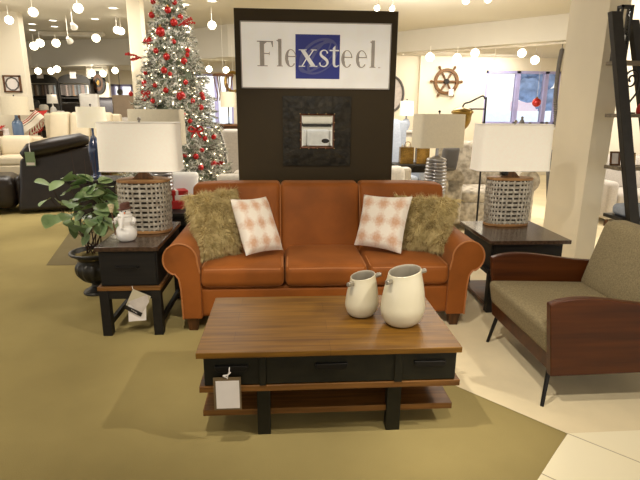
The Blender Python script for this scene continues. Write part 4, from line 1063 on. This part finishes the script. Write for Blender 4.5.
# swatch racks
rnd = random.Random(4)
for i, (u0, u1) in enumerate(((25.5, 57), (58, 90))):
    Y = 14.2; a, b = at(u0, 85, Y), at(u1, 85, Y); top = at(u0, 75, Y).z; z0 = at(u0, 83, Y).z; zb = at(u0, 96, Y).z
    T = thing('swatch_rack', 'arched black fabric swatch rack nearest the %s' % ('cream wall', 'round wall medallion')[i], 'rack', ((a.x+b.x)/2, Y+.1, 0), 0, 'fabric swatch racks')
    x0, x1 = a.x, b.x; hw = (x1-x0)/2; cx = (x0+x1)/2
    poly = [(x0, z0)]+[(cx-hw*math.cos(PI*k/20), z0+.03+(top-z0)*math.sin(PI*k/20)**.8) for k in range(21)]+[(x1, z0)]
    MB().prism(poly, lambda q, w_, d, Y=Y: (q, Y+d, w_), .06).build('arch_header', 'shelfblack', T)
    blk(cx-.08, cx+.08, Y-.01, Y+.002, z0+.12, z0+.28).build('header_label', 'papergrey', T)
    m = MB()
    for x in (x0, x1-.04): m.box(x, x+.04, Y, Y+.3, 0, z0)
    m.box(x0, x1, Y+.26, Y+.3, 0, z0); m.build('frame', 'shelfblack', T, smooth=False)
    for z in (zb-.03, zb-.55, .3): blk(x0, x1, Y-.02, Y+.28, z-.03, z).build('shelf', 'shelfblack', T)
    MB().cyl((x0, Y+.05, z0-.03), (x1, Y+.05, z0-.03), .015, .015, 8).build('rail', 'metal', T)
    nsw = 16
    for k in range(nsw):
        x = x0+.06+(x1-x0-.12)*(k+.5)/nsw; h = (z0-.04-zb)*rnd.uniform(.88, .98)
        sh_ = [(150, 120, 96), (196, 184, 164), (120, 116, 110), (170, 150, 140), (92, 84, 78), (208, 200, 188), (140, 90, 76), (128, 136, 140)][rnd.randrange(8)]
        key = 'sw%d' % (sh_[0])
        if key not in MT: MT[key] = M(key, sh_, .9)
        s_ = blk(-.032, .032, -.03, .10, -h, 0).build('fabric_swatch', key, loc=(0, 0, 0)); s_.location = (x, Y+.03, z0-.045)
        tag(s_, 'fabric swatch, %s from the left on the rack nearest the %s' % ((ORD+['thirteenth', 'fourteenth', 'fifteenth', 'sixteenth'])[k], ('cream wall', 'wall medallion')[i]), 'swatch', 'fabric swatches on the racks')
# clutter below the swatches
T = thing('display_table', 'long low black display table in front of the swatch racks', 'table', (-4.95, 12.6, 0))
blk(-5.9, -4.2, 12.35, 12.9, 1.24, 1.28).build('tabletop', 'shelfblack', T); blk(-5.85, -4.25, 12.4, 12.85, 0, 1.24).build('case', 'shelfblack', T)
for u, w_, h_, mt_, lb, nm, ct in ((33, .30, .40, 'shelfblack', 'dark bin of samples standing on the display table by the cream wall', 'sample_bin', 'bin'), (71, .46, .34, 'leather', 'dark brown cushion standing on the display table below the second swatch rack', 'cushion', 'cushion'), (43.5, .2, .30, 'offwhite', 'pale cushion standing on the display table beside the sample bin', 'cushion', 'cushion')):
    p = at(u, 104, 12.65); tag(MB().rbox((0, 0, h_/2), (w_, .16, h_), .07, puff=.02, axis=1).build(nm, mt_, loc=(0, 0, 0)), lb, ct).location = (p.x, 12.65, 1.281)
p = at(53, 106.5, 12.6); p.z = 1.281
plain_lamp(tuple(p), .52, .24, .20, .24, 'white', 'shade', 'small white lamp on the display table below the swatch racks', taper=.85)
tag(MB().rbox((0, 0, .08), (.16, .10, .16), .03).build('gift_box', 'white', loc=(0, 0, 0)), 'small white box beside the small white lamp', 'box').location = (p.x+.2, p.y-.1, p.z)
# white panel easel / wing right of racks
p = at(86, 108, 11.9)
T = thing('lounge_chair', 'white high backed chair in front of the swatch rack by the medallion', 'chair', (p.x, p.y, 0))
MB().rbox((p.x, p.y+.25, p.z-.05), (.42, .14, .72), .05, puff=.02, axis=1).build('backrest', 'white', T)
MB().rbox((p.x, p.y, .5), (.5, .5, .16), .05).build('seat', 'white', T)
blk(p.x-.2, p.x+.2, p.y-.15, p.y+.25, 0, .45).build('base', 'shelfblack', T)
p = at(104, 107, 13.95)
T = thing('lounge_chair', 'black barrel chair in front of the left far window', 'chair', (p.x, p.y, 0))
MB().rbox((p.x, p.y+.25, p.z-.1), (.66, .2, .7), .12, puff=.03, axis=1).build('backrest', 'blackchair', T)
MB().rbox((p.x, p.y-.1, .45), (.66, .6, .2), .08).build('seat', 'blackchair', T)
blk(p.x-.25, p.x+.25, p.y-.3, p.y+.25, 0, .35).build('base', 'blackchair', T)
p = at(121, 105, 13.1)
T = thing('lounge_chair', 'taupe square backed chair near the column', 'chair', (p.x, p.y, 0))
MB().rbox((p.x, p.y+.2, p.z-.12), (.5, .16, .72), .05, puff=.02, axis=1).build('backrest', M('taupe', (176, 156, 134), .9), T)
MB().rbox((p.x, p.y-.1, .45), (.5, .5, .18), .06).build('seat', MT['greyfab'], T)
blk(p.x-.2, p.x+.2, p.y-.3, p.y+.2, 0, .36).build('base', 'blackchair', T)
T = thing('window_ornament', 'small hanging ornament against the left far window', 'ornament', at(120, 92, 16.2))
MB().ball((0, 0, 0), .09, 12, (1, .5, 1)).build('body', 'greydark', T, world=False); MB().cyl((0, 0, .08), (0, 0, .62), .008, .008, 6).build('cord', 'greydark', T, world=False)
# round medallion on the far wall
p = at(97.2, 82.5, 14.6); R_ = 10.5*14.6/F_PX
struct(blk(p.x-.3, p.x+.26, 14.72, 14.86, 0, 2.6), 'wall_stub', 'wallc', smooth=False)
T = thing('round_medallion', 'dark carved round medallion on the wall beside the swatch racks', 'wall decor', (p.x, 14.6, p.z))
def disc(r0, r1, y0, y1, name, mat): MB().rings([[(r*.62*math.cos(2*PI*k/40), y, r*math.sin(2*PI*k/40)) for k in range(40)] for r, y in ((r0, y1), (r0, y0), (r1, y0), (r1, y1))], closed=True, cap0=False).build(name, mat, T, world=False)
disc(R_*.72, R_, 0, .08, 'outer_ring', 'shelfblack'); disc(R_*.4, R_*.72, .03, .08, 'middle_ring', 'brownwood'); disc(R_*.22, R_*.4, .0, .08, 'inner_ring', 'shelfblack'); disc(.005, R_*.22, .02, .08, 'boss', 'gold')
T.location.y = 14.64

# rectangular beige lamp behind the woven lamp, on the table behind the sofa
RIB = [(.085, 0), (.09, .02)]
for k in range(13):
    z = .05+.0585*k; r = (.100+.018*math.sin(PI*(k+1.5)/14)); RIB += [(r-.012, z), (r-.002, z+.012), (r, z+.028), (r-.002, z+.044), (r-.012, z+.056)]
RIB += [(.05, .83), (.018, .86), (.014, 1)]
def table(x0, x1, y0, y1, h, label, mat='blackend', name='console_table'):
    T = thing(name, label, 'table', ((x0+x1)/2, (y0+y1)/2, 0))
    blk(x0, x1, y0, y1, h-.035, h).build('tabletop', mat, T, bevel=.004)
    for x in (x0+.03, x1-.08):
        for y in (y0+.03, y1-.08): blk(x, x+.05, y, y+.05, 0, h-.035).build('leg', mat, T)
    blk(x0+.06, x1-.06, y0+.06, y1-.06, h-.12, h-.035).build('apron', mat, T)
table(-1.55, -.72, 4.75, 5.35, .575, 'dark console table behind the snowman end of the orange sofa')
a, b = at(126, 109, 4.95), at(184.5, 145, 4.95)
plain_lamp(((a.x+b.x)/2, 5.02, .575), a.z-.575, b.x-a.x-.02, a.z-b.z, .28, 'silver', 'shadebeige', 'silver ribbed lamp with a beige box shade behind the woven snowman lamp', RIB, 'ribbed silver lamps', pw=9, taper=.97)
table(1.30, 1.74, 4.98, 5.42, .575, 'dark console table behind the armchair end of the orange sofa')
a, b = at(416, 114, 5.1), at(466, 148, 5.1)
plain_lamp(((a.x+b.x)/2, 5.2, .575), a.z-.575, .50, a.z-b.z, .26, 'silver', 'shadebeige', 'silver ribbed lamp with a grey beige box shade beside the dark panel', RIB, 'ribbed silver lamps', pw=9, taper=.97, rz=.22)
# things on that table
p0 = at(168, 172, 5.28); p1 = at(198, 192, 5.28); p1.z = .58
tag(MB().rbox((0, 0, 0), (p1.x-p0.x, .11, p0.z-p1.z), .04, puff=.03, axis=1, fn=lambda v: v+Vector((.10*v.z, 0, 0))).build('white_cushion', 'signw', loc=(0, 0, 0)), 'bright white cushion under the Christmas tree behind the sofa', 'cushion').location = (p0+p1)/2  # its brightness is a glow put in by the emissive sign material
for k, (u, v, w_, h_, mt_) in enumerate(((176, 186, .16, .05, 'red'), (173, 192, .2, .06, 'red'), (178, 196, .14, .05, 'ribbonw'))):
    p = at(u, v, 5.15)
p = at(177, 201, 5.2); zt = .576
for k, (w_, d_, h_, mt_, lb) in enumerate(((.26, .2, .08, 'red', 'red wrapped parcel at the bottom of the gift stack behind the sofa'), (.2, .16, .05, 'ribbonw', 'white wrapped parcel in the middle of the gift stack behind the sofa'), (.22, .15, .045, 'red', 'red wrapped parcel on top of the gift stack behind the sofa'))):
    T = thing('gift_parcel', lb, 'gift', (p.x-.02+.02*k, 5.06, zt), .2*k, 'stacked gifts behind the sofa')
    blk(-w_/2, w_/2, -d_/2, d_/2, 0, h_).build('box', mt_, T, world=False, bevel=.005)
    MB().box(-.012, .012, -d_/2-.002, d_/2+.002, 0, h_+.002).build('ribbon', 'ribbonw' if mt_ == 'red' else 'red', T, world=False)
    zt += h_+.001
# grey seat back behind the sofa, and the bench
sofa('sofa', 'pale grey low sofa between the Christmas tree and the dark panel', 'sofa', (-.2, 5.22, 0), PI, .98, .62, 'offwhite', 1, .44, .58, .93)
T = thing('wing_chair', 'grey wing chair with a nailhead edge beside the Christmas tree', 'armchair', (-.62, 7.9, 0))
def wp(u, v, Y): return at(u, v, Y)
pts = [(207, 131), (213, 128.5), (220, 131), (224, 142), (228, 164), (216, 166), (211, 150)]
m = MB(); base_ = [at(u, v, 7.5) for u, v in pts]; m.prism([(p.x, p.z) for p in base_], lambda q, w_, d: (q, 7.5+d, w_), .14); m.build('wing', 'greyfab', T, bevel=.03, seg=3)
MB().tube([at(214, 129, 7.49), at(219.5, 131.5, 7.49), at(223, 142, 7.49), at(226.5, 163, 7.49)], .014, 6).build('nailhead_edge', 'greydark', T)
MB().rbox((-.62, 8.05, .75), (.7, .18, .95), .06).build('backrest', 'greyfab', T)
MB().rbox((-.62, 7.7, .42), (.72, .66, .2), .05).build('seat', 'greyfab', T)
for x in (-.9, -.34):
    for y in (7.45, 8.05): MB().cyl((x, y, 0), (x, y, .33), .02, .028, 8).build('leg', 'darkleg', T)
sofa('armchair', 'floral patterned armchair in front of the far window beside the panel', 'armchair', (-1.05, 9.25, 0), -.3, 1.0, .9, 'floral', 1, .5, .7, 1.12)
sofa('armchair', 'pale armchair half hidden by the dark panel near the grey wing chair', 'armchair', (.2, 8.75, 0), .3, .85, .8, 'greyfab', 1, .48, .62, .92)
p = at(229, 124, 10.2)
table(p.x-.3, p.x+.3, 10.0, 10.4, p.z, 'brown side table beneath the narrow beige lamp', 'brownwood', 'side_table')
plain_lamp((p.x, 10.2, p.z), at(229, 92, 10.2).z-p.z, .30, .28, .3, 'darkmetal', 'shadebeige', 'slim lamp with a beige shade beside the dark panel', [(.06, 0), (.06, .03), (.012, .06), (.012, .9), (.012, 1)], taper=.94)
p = at(233, 82, 11.5)
T = thing('hanging_wreath', 'gold round wreath hanging beside the dark panel', 'wreath', p)
MB().tube([(.16*math.cos(a), 0, .2*math.sin(a)) for a in [2*PI*k/28 for k in range(28)]], .035, 8, closed=True).build('ring', 'brass', T, world=False); MB().cyl((0, 0, .2), (0, 0, .75), .003, .003, 6).build('cord', 'fixture', T, world=False)
p = at(223, 75, 10.8)
T = thing('hanging_lantern', 'dark topped lantern pendant before the far window', 'lantern', p)
MB().lathe([(.001, .03), (.2, .02), (.22, -.02), (.001, -.02)], n=20).build('cap', 'brownwood', T, world=False)
for k in range(6):
    a = 2*PI*k/6; MB().tube([(.19*math.cos(a), .19*math.sin(a), -.02), (.12*math.cos(a), .12*math.sin(a), -.4), (.15*math.cos(a), .15*math.sin(a), -.5)], .012, 6).build('rib', 'brownwood', T, world=False)
MB().cyl((0, 0, .03), (0, 0, CZ-p.z), .003, .003, 6).build('cord', 'fixture', T, world=False)

# right of the panel
sofa('loveseat', 'cream paisley loveseat with rounded arms behind the armchair side end table', 'sofa', (2.66, 6.72, 0), -.12, 1.15, 1.0, 'paisley', 1, .52, .72, 1.10, aw=.24, roll=True)
p = at(454, 160, 6.15)
tag(MB().rbox((0, 0, 0), (.21, .12, .30), .05, puff=.03, axis=1, fn=lambda v: v+Vector((.2*v.z, .25*v.z, 0))).build('accent_cushion', 'greydark', loc=(0, 0, 0)), 'dark grey cushion on the cream paisley loveseat', 'cushion').location = (p.x, 6.32, p.z)
sofa('sofa', 'pale linen sofa low behind the dark panel and the ribbed lamp', 'sofa', (1.22, 6.15, 0), .1, .98, .85, 'offwhite', 2, .44, .60, .82)
sofa('armchair', 'blue grey armchair beside the dark panel in front of the gold bags', 'armchair', (1.80, 8.4, 0), .3, .9, .85, 'bluegrey', 1, .48, .72, 1.36)
table(1.60, 2.32, 7.32, 7.72, .755, 'dark table under the two gold gift bags', 'shelfblack', 'side_table')
for lb, u0, u1, v0, v1 in (('gold gift bag with white tissue beside the blue grey armchair', 399, 413.5, 147, 168), ('gold gift bag half behind the grey beige lamp shade', 415, 429, 148, 168)):
    a, b = at(u0, v1, 7.5), at(u1, v0, 7.5); w_ = b.x-a.x; h_ = b.z-.757
    T = thing('gift_bag', lb, 'gift bag', ((a.x+b.x)/2, 7.5, .757), 0, 'gold gift bags')
    m = MB(); m.hexa([(-w_/2, -.06, 0), (w_/2, -.06, 0), (w_/2, .06, 0), (-w_/2, .06, 0)], [(-w_/2, -.05, h_), (w_/2, -.05, h_), (w_/2, .05, h_), (-w_/2, .05, h_)]); m.build('bag', 'gold', T, world=False)
    m = MB()
    for k in range(7):
        x = -w_/2*.8+w_*.8*k/6; m.add([(x-.02, 0, h_-.02), (x+.02, .01, h_-.02), (x+.015*(-1)**k, -.02, h_+.04+.012*(k % 3))], [(0, 1, 2)])
    m.build('tissue', 'white', T, world=False, normals=False)
    MB().tube(cr([(-w_*.25, -.055, h_), (-w_*.15, -.06, h_+.07), (w_*.15, -.06, h_+.07), (w_*.25, -.055, h_)], 4), .005, 5).build('handle', 'gold', T, world=False)
p = at(405, 130, 9.6)
table(p.x-.35, p.x+.35, 9.3, 9.8, p.z, 'pale side table under the far white lamp', 'greyfab', 'side_table')
plain_lamp((p.x, 9.55, p.z), at(405, 101, 9.55).z-p.z, .27, .26, .27, 'bluegrey', 'shade', 'far lamp with a white shade and blue grey base beside the panel', taper=.92)
p = at(395, 94, 12.8)
T = thing('round_mirror', 'round dark rimmed mirror on the far wall at the panel edge', 'mirror', (p.x, 12.86, p.z))
MB().tube([(.32*math.cos(a)-.1, -.01, .42*math.sin(a)) for a in [2*PI*k/36 for k in range(36)]], .03, 8, closed=True).build('frame', 'greydark', T, world=False)
MB().prism([(.3*math.cos(2*PI*k/36)-.1, .4*math.sin(2*PI*k/36)) for k in range(36)], lambda q, w_, d: (q, d, w_), .02).build('mirror_glass', 'papergrey', T, world=False)
struct(blk(at(421.5, 60, 12.85).x-.03, at(421.5, 60, 12.85).x+.03, 12.8, 12.9, 0, 2.8), 'trim_4', 'wallc', smooth=False)
# ship wheel
p = at(446.5, 81.5, 12.84)
T = thing('ship_wheel', 'wooden ship wheel hanging on the cream far wall', 'wall decor', (p.x, 12.868, p.z))
R_ = 11.5*12.84/F_PX
def annulus(r0, r1, y0, y1): return MB().rings([[(r*math.cos(2*PI*k/40), y, r*math.sin(2*PI*k/40)) for k in range(40)] for r, y in ((r0, y1), (r0, y0), (r1, y0), (r1, y1))], closed=True)
annulus(R_*.82, R_*1.06, -.05, .03).build('rim', 'wheelwood', T, world=False); annulus(.01, R_*.22, -.07, .03).build('hub', 'shelfblack', T, world=False)
for k in range(6):
    a = PI/3*k; c_, s_ = math.cos(a), math.sin(a)
    MB().tube([(q*c_, -.02, q*s_) for q in (R_*.2, R_*.5, R_*.8, R_*1.1, R_*1.2, R_*1.3, R_*1.42)], [.02, .03, .022, .022, .028, .034, .02], 8).build('spoke', 'wheelwood', T, world=False)
p = at(451, 92.5, 12.72); T2 = thing('wheel_tag', 'small white tag hanging on the ship wheel', 'tag', p)
MB().rbox((0, 0, 0), (.12, .02, .16), .008).build('card', 'paper', T2, world=False); MB().tube([(0, 0, .08), (0, .02, .16)], .005, 5).build('string', 'paper', T2, world=False)
# black scrolled floor lamp with bronze shade
T = thing('floor_lamp', 'black metal floor lamp with a scrolled arm and bronze bell shade', 'lamp', (2.22, 5.6, 0))
MB().cyl((2.22, 5.6, .02), (2.20, 5.6, 1.68), .012, .010, 10).build('pole', 'blackp', T)
MB().lathe([(.001, 0), (.14, 0), (.13, .02), (.02, .035), (.001, .035)], (2.22, 5.6, 0), 24).build('base', 'blackp', T)
MB().tube(cr([at(485, 99, 5.6), at(483, 96, 5.6), at(477, 98.5, 5.6), at(470, 102, 5.6), at(465, 103.5, 5.6), at(462.5, 107, 5.6)], 5), .009, 8).build('scroll_arm', 'blackp', T)
MB().tube([at(485, 109, 5.6), at(464, 109, 5.6)], .008, 8).build('crossbar', 'blackp', T)
c = at(462, 117, 5.6)
MB().lathe(cr([(.02, .10), (.06, .095), (.10, .075), (.12, .05), (.105, .03), (.10, 0), (.095, -.05), (.07, -.10), (.04, -.13), (.001, -.14)], 4), c, 24, cap0=True, cap1=False).build('lamp_shade', 'brass', T)
MB().cyl(c+Vector((0, 0, .09)), at(463, 107, 5.6), .008, .008, 8).build('socket', 'brass', T)
# counter, figurines, ball at the window
T = thing('counter', 'cream counter under the far shop window', 'counter', (5.9, 12.3, 0))
blk(4.9, 7.1, 12.0, 12.5, 1.10, 1.14).build('countertop', 'white', T, bevel=.005); blk(4.95, 7.05, 12.04, 12.46, 0, 1.10).build('case', 'wallc', T)
for lb, u, v, h_ in (('small dark figurine on the counter at the far window', 522, 121, .26), ('low dark bird figurine on the counter at the far window', 530, 122, .10), ('small grey village ornament on the counter at the far window', 547, 120, .12)):
    p = at(u, v, 12.25); p.z = 1.141; T = thing('figurine', lb, 'figurine', p, 0, 'figurines on the counter')
    MB().lathe([(.001, 0), (.08, 0), (.07, h_*.3), (.045, h_*.6), (.02, h_*.75), (.001, h_*.76)], n=12).build('body', 'greydark', T, world=False)
    MB().ball((0, 0, h_*.85), .035, 10).build('head', 'greydark', T, world=False)
p = at(536.5, 102.5, 11.5)
T = thing('ball_ornament', 'large red ball hanging in front of the far shop window', 'ornament', p)
MB().ball((0, 0, 0), .10, 20).build('ball', 'redgloss', T, world=False); MB().cyl((0, 0, .095), (0, 0, .125), .025, .025, 10).build('cap', 'gold', T, world=False); MB().cyl((0, 0, .12), (0, 0, 2.8-p.z), .003, .003, 5).build('cord', 'white', T, world=False)
T = thing('bead_garland', 'grey beaded garland swag at the pillar edge of the far window', 'garland', at(557, 70, 9.8))
g = cr([at(562, 50, 9.8), at(559.5, 62, 9.8), at(557, 80, 9.8), at(555.5, 100, 9.8), at(556, 124, 9.8)], 12); m = MB()
for k, q in enumerate(g): m.ball(q, .045, 8, (1, 1, .7)); 
m.build('beads', 'greydark', T, kind='stuff'); MB().tube(g+[], .01, 5).build('cord', 'greydark', T)
MB().cyl(g[0], (g[0][0], g[0][1], CZ), .008, .008, 5).build('hanger', 'greydark', T)
# tapered dark pedestal seen between lamp and pillar
a = at(541, 168, 6.6); f_ = onz(548, 228)
T = thing('bar_stool', 'dark tapered stool seen between the white lamp shade and the pillar', 'stool', (a.x+.12, 6.6, 0))
m = MB(); X = a.x+.10; m.hexa([(X+.05, 6.5, 0), (X+.10, 6.5, 0), (X+.10, 6.55, 0), (X+.05, 6.55, 0)], [(X-.06, 6.5, .95), (X+.12, 6.5, .95), (X+.12, 6.58, .95), (X-.06, 6.58, .95)]); m.build('leg', 'greydark', T)
m = MB(); m.hexa([(X+.30, 6.8, 0), (X+.35, 6.8, 0), (X+.35, 6.85, 0), (X+.30, 6.85, 0)], [(X+.28, 6.75, .95), (X+.36, 6.75, .95), (X+.36, 6.83, .95), (X+.28, 6.83, .95)]); m.build('leg', 'greydark', T)
MB().rbox((X+.14, 6.68, .98), (.5, .4, .08), .03).build('seat', 'greydark', T)

# ================================================================== LADDER SHELF AT THE PILLAR
T = thing('ladder_shelf', 'dark leaning ladder shelf with weathered wood shelves beside the pillar', 'shelf', (3.05, 3.95, 0))
def rail(x, w_, y_top, ztop, y_bot, name='rail', dx=0):
    m = MB(); m.hexa([(x+dx, y_bot-.03, 0), (x+dx+w_, y_bot-.03, 0), (x+dx+w_, y_bot+.03, 0), (x+dx, y_bot+.03, 0)], [(x, y_top-.03, ztop), (x+w_, y_top-.03, ztop), (x+w_, y_top+.03, ztop), (x, y_top+.03, ztop)]); return m.build(name, 'shelfblack', T, bevel=.003)
rail(2.58, .088, 4.17, 2.31, 3.95, dx=.45); rail(3.42, .088, 4.17, 2.31, 3.95, dx=.45)
rail(2.865, .07, 4.34, 2.28, 4.25, dx=.62); rail(3.30, .07, 4.34, 2.28, 4.25, dx=.62)
for z, d in ((1.945, .22), (1.525, .32), (1.09, .42), (.66, .5), (.24, .58)):
    yb = 4.28; yf = 3.95+.22*z/2.31+.02; xl = 2.678+(1.945-z)*.138
    blk(xl, xl+.9, yf, yb, z-.03, z).build('shelf', 'greywood' if z > 1 else 'shelfblack', T, bevel=.002)
# things on the shelf
T = thing('lantern', 'tall dark framed lantern with glass sides on the top shelf', 'lantern', (2.75, 4.23, 1.946))
x0, x1, y0, y1, z0, z1 = 2.70, 2.80, 4.20, 4.27, 1.946, 2.37
m = MB()
for x in (x0, x1-.016):
    for y in (y0, y1-.016): m.box(x, x+.016, y, y+.016, z0, z1)
for z in (z0, z1-.02): m.box(x0, x1, y0, y1, z, z+.02)
m.build('frame', 'shelfblack', T, smooth=False)
m = MB().box(x0+.016, x1-.016, y0+.006, y0+.009, z0+.02, z1-.02).box(x1-.009, x1-.006, y0+.016, y1-.016, z0+.02, z1-.02); m.build('glass_panel', 'glass', T, smooth=False)
MB().cyl(((x0+x1)/2, (y0+y1)/2, z0+.02), ((x0+x1)/2, (y0+y1)/2, z0+.2), .03, .03, 14).build('candle', 'snow', T)
T = thing('scroll_ornament', 'dark wrought iron scroll ornament standing on the second shelf', 'ornament', (2.88, 4.22, 1.526))
MB().box(2.82, 2.95, 4.20, 4.25, 1.526, 1.538).build('foot', 'darkmetal', T)
sp = [(2.885+.07*(1-k/40)*math.cos(k*.32), 4.225, 1.80+.085*(1-k/40)*math.sin(k*.32)) for k in range(34)]
MB().tube(sp, .008, 6).build('scroll', 'darkmetal', T); MB().tube(cr([sp[0], (2.95, 4.225, 1.70), (2.90, 4.225, 1.62), (2.87, 4.225, 1.54)], 5), .008, 6).build('scroll', 'darkmetal', T)
T = thing('santa_figurine', 'red and white seasonal figurine at the picture edge on the second shelf', 'figurine', (2.985, 4.17, 1.526))
MB().lathe(cr([(.001, 0), (.04, 0), (.045, .04), (.034, .075), (.02, .09), (.001, .095)], 4), n=16).build('body', 'red', T, world=False); MB().ball((0, 0, .105), .022, 12).build('head', 'snow', T, world=False); MB().lathe([(.025, .113), (.016, .135), (.002, .16), (.001, .16)], n=12).build('hat', 'red', T, world=False)
for lb, x, y, w_, h_, mt_ in (('small brown framed photo on the third shelf nearest the pillar', 2.85, 4.21, .09, .12, 'brownwood'), ('small gold framed photo on the third shelf further from the pillar', 2.98, 4.20, .09, .11, 'gold')):
    T = thing('framed_photo', lb, 'picture frame', (x, y, 1.091), 0, 'photo frames on the third shelf')
    lean_ = Matrix.Rotation(-.15, 4, 'X')
    m = MB(); t_ = .014
    m.box(-w_/2, w_/2, 0, .012, 0, t_, lean_).box(-w_/2, w_/2, 0, .012, h_-t_, h_, lean_).box(-w_/2, -w_/2+t_, 0, .012, 0, h_, lean_).box(w_/2-t_, w_/2, 0, .012, 0, h_, lean_); m.build('frame', mt_, T, world=False)
    MB().box(-w_/2+.01, w_/2-.01, .006, .010, .01, h_-.01, lean_).build('photo', 'papergrey', T, world=False)
tag(MB().rbox((3.05, 4.15, .708), (.30, .2, .09), .035, puff=.015).build('folded_throw', 'bluegrey', loc=(3.05, 4.15, .66)), 'folded blue grey throw on the black fourth shelf', 'blanket')
sofa('sofa', 'grey sofa glimpsed through the ladder shelf against the cream wall', 'sofa', (5.3, 6.9, 0), 0, 1.9, .9, 'greyfab', 2, .45, .62, .9)

# ================================================================== BEHIND THE VISITOR (what the mirror shows)
struct(blk(-6, 8, -8.2, -8, 0, 1.9), 'wall_front', 'wallc', smooth=False)
struct(blk(-6, 8, -7.99, -7.96, .95, 1.05), 'added_dark_rail_front', 'shelfblack', smooth=False)  # dark rail added out of view, gives the mirror its dark line
sofa('sofa', 'white leather sofa reflected in the small square mirror', 'sofa', (1.0, -6.4, 0), PI, 2.4, 1.0, 'white', 3)

# ================================================================== LIGHT
w = bpy.data.worlds.new('world'); sc.world = w; w.use_nodes = True
bg = w.node_tree.nodes['Background']; bg.inputs[0].default_value = (1, .93, .82, 1); bg.inputs[1].default_value = 1.0
def spot(loc, tgt, power, col=(1, .84, .62), size=70, blend=.5, rad=.04):
    l = bpy.data.lights.new('spot', 'SPOT'); l.energy = power; l.color = col; l.spot_size = math.radians(size); l.spot_blend = blend; l.shadow_soft_size = rad
    o = bpy.data.objects.new('spot', l); COL.objects.link(o); o.location = loc
    o.rotation_euler = (Vector(tgt)-Vector(loc)).to_track_quat('-Z', 'Y').to_euler(); return o
def area(loc, tgt, power, sx, sy, col=(1, .94, .85)):
    l = bpy.data.lights.new('area', 'AREA'); l.energy = power; l.color = col; l.shape = 'RECTANGLE'; l.size = sx; l.size_y = sy
    o = bpy.data.objects.new('area', l); COL.objects.link(o); o.location = loc
    o.rotation_euler = (Vector(tgt)-Vector(loc)).to_track_quat('-Z', 'Y').to_euler(); return o
bg.inputs[0].default_value = (1, .965, .91, 1); bg.inputs[1].default_value = 1.35
W = (1, .92, .79)
spot((2.5, 1.1, 3.2), (-.1, 2.7, 0), 260, W, 40, .7)
spot((-.5, 1.5, 3.2), (.6, 3.4, .5), 190, W)
spot((-3.2, 2.2, 3.2), (-2.0, 3.6, 0), 190, W)
spot((.5, .5, 3.2), (2.0, 2.6, .2), 190, W, 60, .6)
for x, y, p in ((-3.6, 7.6, 150), (-4.0, 10.2, 50), (-.8, 8.6, 150), (2.6, 8.0, 180), (-7.5, 8, 110), (.3, 5.6, 50)):
    area((x, y, 3.2), (x, y, 0), p*.62, 1.6, 1.6)  # broad unseen fill lights added to brighten the rear of the store
spot((-5.2, 11.6, 2.6), (-5.1, 14.2, 1.65), 800, W, 50, .8)  # unseen spot added to brighten the swatch racks
area((5.0, 5.6, 3.1), (5.0, 7.2, 1.0), 90, 1.0, .6)  # unseen light added to lift the wall behind the ladder shelf
area((-3.6, 8.2, 2.2), (-3.6, 8.6, 3.25), 28, 2.5, 1.5)  # unseen uplight added to brighten the ceiling over the cream sofas
area((-2.6, 15.3, 2.55), (-2.6, 15.3, 0), 60, 1.2, .6)
area((4.4, 12.0, 2.72), (4.2, 12.9, 1.2), 42, 2.4, .3)
area((1.8, 7.6, 2.7), (3.8, 11, 3.05), 55, 1.0, .5)  # unseen light added to brighten the bulkhead face right of the panel
spot((-2.3, 3.6, 3.2), (-1.35, 6.2, 1.5), 170, W, 50, .6)  # spot added out of view to lift the flocked tree
sc.view_settings.view_transform = 'Standard'
sc.view_settings.look = 'None'
sc.view_settings.exposure = 0
